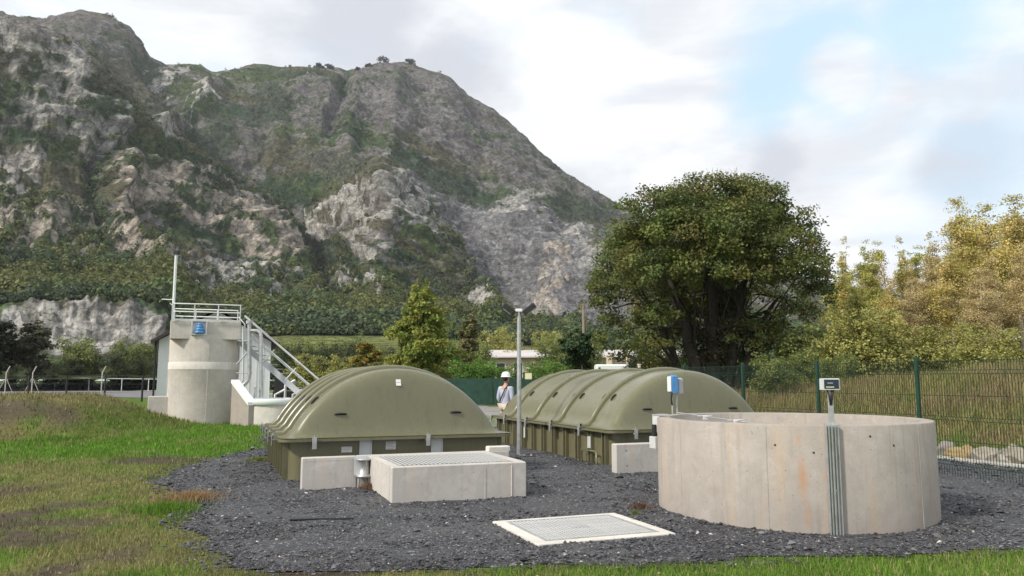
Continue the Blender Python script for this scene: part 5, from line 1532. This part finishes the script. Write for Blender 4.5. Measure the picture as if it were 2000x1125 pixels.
# shrubs: low growth on the bank and the hedges
s1_ = proto_tree('green_shrub', 3.2, 1.7, 4, 5000, .060, GRN, 'bark', 31, zfrac=.05, clumps=10, spread=.3, nb=8)
s2_ = proto_tree('yellow_shrub', 3.2, 1.7, 4, 5000, .060, [(.29, .275, .085), (.25, .255, .08), (.22, .225, .07)], 'bark', 32, zfrac=.05, clumps=10, spread=.3, nb=8)
s3_ = proto_tree('bright_shrub', 3.0, 1.9, 4, 5000, .060, [(.10, .19, .03), (.085, .16, .03), (.12, .20, .04)], 'bark', 33, zfrac=.03, clumps=10, spread=.3, nb=8)
s4_ = proto_tree('dark_shrub', 3.4, 1.8, 4, 4800, .060, [(.045, .06, .026), (.06, .07, .03), (.05, .058, .03)], 'bark', 34, zfrac=.05, clumps=10, spread=.3, nb=8)
shr = []
rs = random.Random(44)
def shrubs(proto, xs_, y_top, Y, label, group, h0):
    for i, px in enumerate(xs_):
        yt = y_top + rs.uniform(-7, 7); YY = Y * rs.uniform(.94, 1.06)
        hh = (742 - yt) * YY / 1511 + EYE - float(ground_h(at(px, 742, YY).x, YY))
        nth = ['first', 'second', 'third', 'fourth', 'fifth', 'sixth', 'seventh'][i]
        plant(proto, px + rs.uniform(-6, 6), YY, max(.25, hh / h0), label + ', ' + nth + ' from the left', 'tree' if ' tree ' in label else 'shrub', group, rs.uniform(0, 6), rs.uniform(.85, 1.2))
shrubs(s1_, [1560, 1585, 1615], 640, 44, 'green shrub under the right side of the broad dark tree', 'green shrubs under the broad tree', 3.2)
shrubs(s2_, [1640, 1672, 1700, 1728], 615, 40, 'yellow green shrub at the foot of the autumn trees', 'yellow green shrubs on the bank', 3.2)
shrubs(s2_, [1760, 1795, 1830, 1870, 1910, 1950, 1990], 640, 41, 'pale shrub behind the brow of the bank', 'pale shrubs behind the bank brow', 3.2)
shrubs(s1_, [1500, 1540, 1580, 1625, 1660], 690, 33, 'low green shrub on the bank behind the mesh fence', 'low shrubs behind the mesh fence', 3.2)
shrubs(s3_, [890, 925, 960, 1000, 1040, 1075, 1110], 706, 52, 'bright green hedge shrub behind the screened fence', 'hedge shrubs behind the screened fence', 3.0)
shrubs(s2_, [590, 620, 650, 680, 735, 765, 880], 700, 64, 'yellow green shrub in the belt left of the conical tree', 'yellow green shrubs in the middle belt', 3.2)
shrubs(s4_, [555, 585, 620, 660, 700, 745], 676, 110, 'dark shrub in the belt below the pale field', 'dark shrubs below the pale field', 3.4)
shrubs(s1_, [570, 605, 640, 690, 730, 870, 900], 668, 140, 'green tree in the belt below the pale field', 'green trees below the pale field', 3.2)
shrubs(s2_, [940, 975, 1010, 1050, 1090], 648, 145, 'pale tree in front of the quarry scree', 'pale trees before the scree', 3.2)
shrubs(s1_, [893, 932, 1064, 1086, 1112, 1152], 664, 118, 'green tree beside the long low building', 'green trees by the long building', 3.2)
shrubs(s4_, [1240, 1300, 1480, 1530], 690, 52, 'dark shrub at the foot of the broad tree', 'dark shrubs under the broad tree', 3.4)
shrubs(s4_, [120, 150, 180, 215, 250, 280, 305], 690, 125, 'dark tree below the quarry wall', 'dark trees below the quarry wall', 3.4)
shrubs(s1_, [140, 160, 240, 262, 300], 668, 132, 'olive tree in front of the quarry wall', 'olive trees before the quarry wall', 3.2)
shrubs(s4_, [-30, 20, 60, 100], 705, 112, 'dark bush beyond the far road', 'dark bushes beyond the far road', 3.4)
shrubs(s4_, [1330, 1420, 1460, 1360, 1390], 690, 60, 'dark shrub behind the broad tree trunks', 'dark shrubs behind the broad tree', 3.4)
shrubs(s2_, [1650, 1700, 1750, 1800, 1850, 1905], 600, 72, 'yellow green growth filling the gaps far back between the autumn trees', 'far growth between the autumn trees', 3.2)
shrubs(s1_, [1675, 1730, 1790, 1840, 1890, 1940, 2000], 640, 58, 'green undergrowth between the trunks of the autumn trees', 'undergrowth between the autumn trunks', 3.2)
shrubs(s2_, [1275, 1290], 655, 56, 'yellow green shrub seen under the left side of the broad tree', 'yellow green shrubs under the broad tree', 3.2)

# trees on the mountain crest
ct = MB()
for (px, r_, dark_lab) in ((605, 7, 'dark tree clump on the green crest, leftmost'), (625, 6, 'dark tree beside the leftmost crest clump'), (684, 4, 'lone small tree on the crest'), (706, 4.5, 'small tree left of the rounded summit'), (735, 9, 'broad dark tree on the rounded summit'), (790, 7, 'tree at the right shoulder of the summit')):
    a = math.atan((px - 1000) / 1511); R0 = 1205
    x, y = R0 * math.sin(a), R0 * math.cos(a); z = slope_z(x, y)
    me, _ = crown_mesh('crown', [(0, 0, r_ * .75, r_, r_, r_ * .65), (r_ * .5, 0, r_ * .6, r_ * .7, r_ * .7, r_ * .5)], 420, 1.3, [(.04, .05, .035), (.05, .06, .036)], clumps=10, spread=.3)
    t_ = thing('crest_tree', dark_lab, 'tree', (x, y, z - 2.5), 0, 'trees on the mountain crest'); link('crown', me, t_)
    b = MB(); b.tube([(0, 0, 0), (0, 0, r_ * .7)], [.5, .3], 5); b.build('trunk', M['bark'], t_)

# ================================================================== FAR BUILDINGS, POLE, VAN
fb = thing('long_building', 'long low building with a pale roof behind the hedge', 'building')
Yb = 130.0
xa, xb = at(955, 700, Yb).x, at(1335, 700, Yb).x
zr, ze = at(1000, 683, Yb).z, at(1000, 699, Yb).z
b = MB(); b.add([(xa, Yb, 0), (xb, Yb, 0), (xb, Yb, ze), (xa, Yb, ze), (xa, Yb + 12, 0), (xb, Yb + 12, 0), (xb, Yb + 12, ze), (xa, Yb + 12, ze)], [(0, 1, 2, 3), (5, 4, 7, 6), (1, 5, 6, 2), (4, 0, 3, 7)]); b.build('wall', M['cream'], fb)
M['farroof'] = simple('pale_far_roof', (.52, .48, .47), .7, 0, .12, .3)
b = MB(); prism4(b, [Vector((xa - 1, Yb - 1, ze)), Vector((xa - 1, Yb + 6, zr)), Vector((xa - 1, Yb + 6, zr + .2)), Vector((xa - 1, Yb - 1, ze + .2))], Vector((xb - xa + 2, 0, 0)))
prism4(b, [Vector((xa - 1, Yb + 13, ze)), Vector((xa - 1, Yb + 6, zr)), Vector((xa - 1, Yb + 6, zr + .2)), Vector((xa - 1, Yb + 13, ze + .2))], Vector((xb - xa + 2, 0, 0))); b.build('roof', M['farroof'], fb)
for i in range(11):
    x = xa + 1.2 + (xb - xa - 3.5) * i / 10; b = MB(); b.box(x, x + 1.6, Yb - .04, Yb + .1, 1.2, ze - .8); w_ = b.build('window', M['white'], fb)
    b = MB(); b.box(x + .12, x + 1.48, Yb - .06, Yb - .042, 1.32, ze - .92); b.build('pane', M['glass'], w_)
for px in (1190, 1228):
    g = at(px, 700, 100); b = MB(); b.box(g.x - .35, g.x + .35, 99.7, 100.3, 0, at(px, 696, 100).z, .05); b.box(g.x - .45, g.x + .45, 99.6, 100.4, at(px, 696, 100).z, at(px, 695, 100).z + .1)
    o = b.build('gate_pillar', M['cream'], None); tag(o, ('left' if px == 1190 else 'right') + ' cream gate pillar of two beside the white van', 'pillar')
g0, g1v = at(1195, 705, 100), at(1224, 705, 100)
mg = thing('yard_gate', 'rusty railed gate between the two cream pillars', 'gate')
for z in (3.0, 3.6, 4.1):
    b = MB(); b.tube([(g0.x + .2, 100, z), (g1v.x - .2, 100, z)], .06, 5); b.build('rail', M['wood_post'], mg)
for i in range(8):
    x = g0.x + .3 + (g1v.x - g0.x - .6) * i / 7; b = MB(); b.tube([(x, 100, .1), (x, 100, 4.1)], .04, 5); b.build('bar', M['wood_post'], mg)
vn = thing('white_van', 'white van roof showing above the right olive cover', 'van', at(1205, 742, 75).xy.to_3d())
vz = at(1205, 712, 75).z
b = MB(); b.box(-2.1, 1.3, -1, 1, .45, vz, .12); b.add([(1.3, -1, .45), (2.4, -1, .45), (2.4, -1, 1.35), (1.75, -1, vz - .35), (1.3, -1, vz - .1), (1.3, 1, .45), (2.4, 1, .45), (2.4, 1, 1.35), (1.75, 1, vz - .35), (1.3, 1, vz - .1)],
      [(0, 1, 2, 3, 4), (9, 8, 7, 6, 5), (1, 6, 7, 2), (3, 8, 9, 4), (0, 5, 6, 1)]); b.build('body', M['white'], vn)
b = MB(); b.add([(2.41, -.9, 1.37), (2.41, .9, 1.37), (1.78, .9, vz - .36), (1.78, -.9, vz - .36)], [(0, 1, 2, 3)]); b.build('windscreen', M['glass'], vn)
for x in (-1.4, 1.7):
    for y in (-1, 1):
        b = MB(); b.tube([(x, y - .12, .36), (x, y + .12, .36)], .36, 16); b.build('wheel', M['dark'], vn)
up = thing('utility_pole', 'wooden utility pole left of the broad dark tree', 'pole', at(1141, 742, 110).xy.to_3d())
uz = at(1141, 590, 110).z
b = MB(); b.tube([(0, 0, 0), (0, 0, uz)], [.24, .17], 8); b.build('pole', M['wood_post'], up)
b = MB(); b.box(-.5, .5, -.06, .06, uz - .5, uz - .38); b.build('cross_arm', M['wood_post'], up)
w0 = Vector(up.location) + Vector((0, 0, uz - .3)); w1_ = at(1035, 655, 170); 
b = MB(); b.tube([w0.lerp(w1_, f / 10) + Vector((0, 0, -3 * (f / 10) * (1 - f / 10))) for f in range(11)], .045, 4); o = b.build('power_line', M['dark']); tag(o, 'thin dark power line falling left from the utility pole', 'cable')
# house high on the mountain flank
hr_ = 880.0; a = math.atan((1120 - 1000) / 1511); hx_, hy_ = hr_ * math.sin(a), hr_ * math.cos(a); hz_ = EYE + hr_ * float(tan_el(1120., 459.))
mh = thing('hillside_house', 'tiny white house with a grey roof high on the mountain flank', 'house', (hx_, hy_, hz_ - 1.5), .2)
b = MB(); b.box(-5, 5, -3.5, 3.5, -8, 4.2); b.build('wall', M['white'], mh)
b = MB(); prism4(b, [Vector((-5.6, -4.2, 4.2)), Vector((-5.6, 4.2, 4.2)), Vector((-5.6, .2, 6.4)), Vector((-5.6, -.2, 6.4))], Vector((11.2, 0, 0))); b.build('roof', M['grey'], mh)
for i in range(3):
    b = MB(); b.box(-3.6 + i * 2.8, -2.4 + i * 2.8, -3.56, -3.45, 1.2, 2.9); b.build('window', M['glass'], mh)

# ================================================================== PERSON
def skin_mesh(name, verts, edges, radii, mat, parent, root_i=0, sub=1):
    me = bpy.data.meshes.new(name); me.from_pydata([tuple(v) for v in verts], edges, [])
    o = bpy.data.objects.new(name, me); COL.objects.link(o)
    md = o.modifiers.new('skin', 'SKIN'); md.use_smooth_shade = True
    for i, r in enumerate(radii):
        sv = me.skin_vertices[0].data[i]
        sv.radius = r if isinstance(r, tuple) else (r, r); sv.use_root = (i == root_i)
    s_ = o.modifiers.new('sub', 'SUBSURF'); s_.levels = sub; s_.render_levels = sub
    dg = bpy.context.evaluated_depsgraph_get(); dg.update()
    new = bpy.data.meshes.new_from_object(o.evaluated_get(dg)); new.name = name
    o.modifiers.clear(); o.data = new
    new.materials.clear(); new.materials.append(mat)
    new.polygons.foreach_set('use_smooth', [True] * len(new.polygons))
    o.parent = parent
    return o
pe = thing('person', 'person in white hard hat and grey blue shirt with dark strap, behind the right cover', 'person', (-.17, 21.35, 0), 2.45)
# local frame: faces +x after turning; here built facing -y then turned by the empty
V = [(0, 0, .95), (0, 0, 1.15), (0, .0, 1.36), (0, .01, 1.47), (0, -.01, 1.56),
     (-.09, 0, .90), (-.10, -.02, .50), (-.10, .02, .09), (-.10, -.13, .05),
     (.09, 0, .90), (.10, -.02, .50), (.10, .02, .09), (.10, -.13, .05),
     (-.19, 0, 1.39), (-.25, .03, 1.12), (-.22, -.10, .90), (.19, 0, 1.39), (.25, .03, 1.12), (.20, -.12, .90)]
E_ = [(0, 1), (1, 2), (2, 3), (3, 4), (0, 5), (5, 6), (6, 7), (7, 8), (0, 9), (9, 10), (10, 11), (11, 12), (2, 13), (13, 14), (14, 15), (2, 16), (16, 17), (17, 18)]
Rb = [(.145, .10), (.13, .095), (.15, .10), .055, .055, .085, .06, .042, .038, .085, .06, .042, .038, .06, .042, .03, .06, .042, .03]
skin_mesh('body', V, E_, Rb, M['skin'], pe)
b = MB(); b.ball((0, -.015, 1.645), .105, 14, 10, (.80, .95, 1.18)); b.ball((0, -.115, 1.635), .022, 8, 6, (.8, 1, 1.3)); b.ball((-.085, 0, 1.64), .025, 8, 6, (.5, .8, 1.3)); b.ball((.085, 0, 1.64), .025, 8, 6, (.5, .8, 1.3)); b.build('head', M['skin'], pe)
b = MB()
for sx in (-.035, .035): b.ball((sx, -.106, 1.66), .011, 6, 5)
b.box(-.028, .028, -.112, -.104, 1.588, 1.596); b.build('eyes_and_mouth', M['dark'], pe)
b = MB(); b.ball((0, .018, 1.665), .105, 12, 8, (.84, .88, 1.02)); b.build('hair', M['hair'], pe)
b = MB(); b.lathe([(.155, 1.70), (.125, 1.715), (.123, 1.76), (.11, 1.80), (.075, 1.835), (.03, 1.848), (.001, 1.85)], 24, (0, 0, 0)); b.ball((0, -.125, 1.708), .07, 10, 6, (1, .75, .12)); b.build('hard_hat', M['white'], pe)
V2 = [(0, 0, .86), V[1], V[2], (0, 0, 1.44), V[13], V[14], (-.235, -.04, 1.0), V[16], V[17], (.225, -.05, 1.0)]
skin_mesh('shirt', V2, [(0, 1), (1, 2), (2, 3), (2, 4), (4, 5), (5, 6), (2, 7), (7, 8), (8, 9)], [(.17, .125), (.16, .12), (.18, .125), (.075, .075), .08, .062, .055, .08, .062, .055], M['shirt'], pe)
V3 = [V[0], V[5], V[6], V[7], V[9], V[10], V[11]]
skin_mesh('trousers', V3, [(0, 1), (1, 2), (2, 3), (0, 4), (4, 5), (5, 6)], [(.16, .12), .105, .082, .07, .105, .082, .07], M['trousers'], pe)
for sx in (-.1, .1):
    b = MB(); b.ball((sx, -.055, .05), .1, 10, 6, (.48, 1.3, .5)); b.build('shoe', M['dark'], pe)
b = MB()
b.tube([(-.13, -.10, 1.44), (-.11, .02, 1.485), (-.08, .13, 1.38), (.0, .15, 1.2), (.10, .14, 1.04)], .017, 6); b.build('strap', M['dark'], pe)
for side, (hx0, hy0, hz0) in ((-1, V[15]), (1, V[18])):
    b = MB(); b.ball((hx0, hy0 - .02, hz0 - .045), .045, 8, 6, (.55, .9, 1.1))
    for k in range(4):
        yy = hy0 - .05 + .022 * k; ln = (.06, .075, .07, .055)[k]
        b.tube([(hx0, yy, hz0 - .075), (hx0 - .006 * side, yy - .005, hz0 - .08 - ln * .5), (hx0 - .02 * side, yy - .008, hz0 - .08 - ln)], [.010, .009, .007], 6)
    b.tube([(hx0, hy0 - .05, hz0 - .03), (hx0 - .01 * side, hy0 - .085, hz0 - .06), (hx0 - .012 * side, hy0 - .09, hz0 - .09)], [.012, .010, .008], 6)
    b.build('hand', M['skin'], pe)

# ================================================================== SMALL GROWTH AND DEBRIS
def tuft(name, label, px, py, r, n, h, cols, cat):
    g = on_ground(px, py)
    d = np.abs(RNG.normal(size=n)) * r * .55; a = RNG.uniform(0, 2 * PI, n)
    x = g.x + d * np.cos(a); y = g.y + d * np.sin(a)
    c = np.array(cols)[RNG.integers(0, len(cols), n)] * RNG.uniform(.7, 1.3, (n, 1))
    return tag(link(name, blades(name, x, y, h * RNG.uniform(.4, 1.1, n), .0065, c, .9, lambda x, y: gravel_top(x, y) - .01)), label, cat)
tuft('dry_grass_tuft', 'straw coloured dry grass tuft at the left edge of the gravel', 372, 978, .42, 1500, .13, [(.36, .26, .13), (.30, .20, .10), (.26, .16, .09)], 'grass tuft')
tuft('green_grass_tuft', 'bright green grass tuft left of the dry one at the gravel edge', 322, 998, .42, 1600, .10, [(.10, .20, .025), (.13, .23, .03)], 'grass tuft')
tuft('weed_patch', 'yellow green weeds at the foot of the left cover', 506, 903, .30, 700, .10, [(.16, .20, .04), (.20, .22, .05)], 'weeds')
tuft('brown_weed', 'brown dry weeds beside the valve stand', 722, 962, .12, 700, .12, [(.26, .17, .11), (.22, .14, .09)], 'weeds')
tuft('reddish_weed', 'reddish brown dry weeds at the left foot of the round tank', 1250, 1000, .13, 500, .09, [(.16, .09, .07), (.12, .08, .05)], 'weeds')
tuft('green_weed', 'small green weed beside the right corner of the floor grate', 1240, 1012, .07, 160, .06, [(.13, .17, .05)], 'weeds')
ck = on_ground(690, 1025)
b = MB(); b.tube([on_ground(565, 1026) + Vector((0, 0, .06)), on_ground(630, 1023) + Vector((0, 0, .055)), on_ground(690, 1023) + Vector((0, 0, .06))], .012, 6); o = b.build('dark_rod', M['black_post']); tag(o, 'thin dark rod lying on the gravel left of the floor grate', 'rod')

hz = bpy.data.materials.new('valley_haze'); hz.use_nodes = True
hn = hz.node_tree.nodes; hn.remove(hn['Principled BSDF'])
pv = hn.new('ShaderNodeVolumePrincipled'); pv.inputs['Color'].default_value = (.86, .90, .97, 1); pv.inputs['Density'].default_value = 0.00010; pv.inputs['Anisotropy'].default_value = .2
hz.node_tree.links.new(pv.outputs[0], hn['Material Output'].inputs['Volume'])
b = MB(); b.box(-1950, 1950, -1950, 1950, min(-1.2, float(ZM.min()) - 1.2), float(ZM.max()) + 25)
tag(b.build('haze', hz), kind='stuff')
def litter(n):
    a = np.radians(RNG.uniform(-34, 38, n)); r = np.exp(RNG.uniform(math.log(6.3), math.log(20), n)); x = r * np.sin(a); y = r * np.cos(a)
    k = ~built_over(x, y) & (x * VX + y * VY < 13); x, y = x[k], y[k]; n = len(x)
    z = ground_h(x, y) + .055; an = RNG.uniform(0, 2 * PI, n); h = RNG.uniform(.010, .026, n)
    ex = np.stack([np.cos(an), np.sin(an), RNG.uniform(-.4, .4, n)], -1) * h[:, None]; ey = np.stack([-np.sin(an), np.cos(an), RNG.uniform(-.4, .4, n)], -1) * h[:, None] * RNG.uniform(.35, .7, (n, 1))
    P = np.stack([x, y, z], -1)
    V = np.stack([P - ex, P - ey + [0, 0, .006], P + ex, P + ey + [0, 0, .006]], 1).reshape(-1, 3)
    c = np.array([(.32, .22, .10), (.24, .16, .08), (.40, .32, .17), (.20, .19, .08)])[RNG.integers(0, 4, n)]
    return np_mesh('dead_leaves', V, np.arange(len(V)).reshape(-1, 4), None, np.repeat(c, 4, 0), M['leaf'])
tag(link('dead_leaves', litter(420)), kind='stuff')
print('scene built')
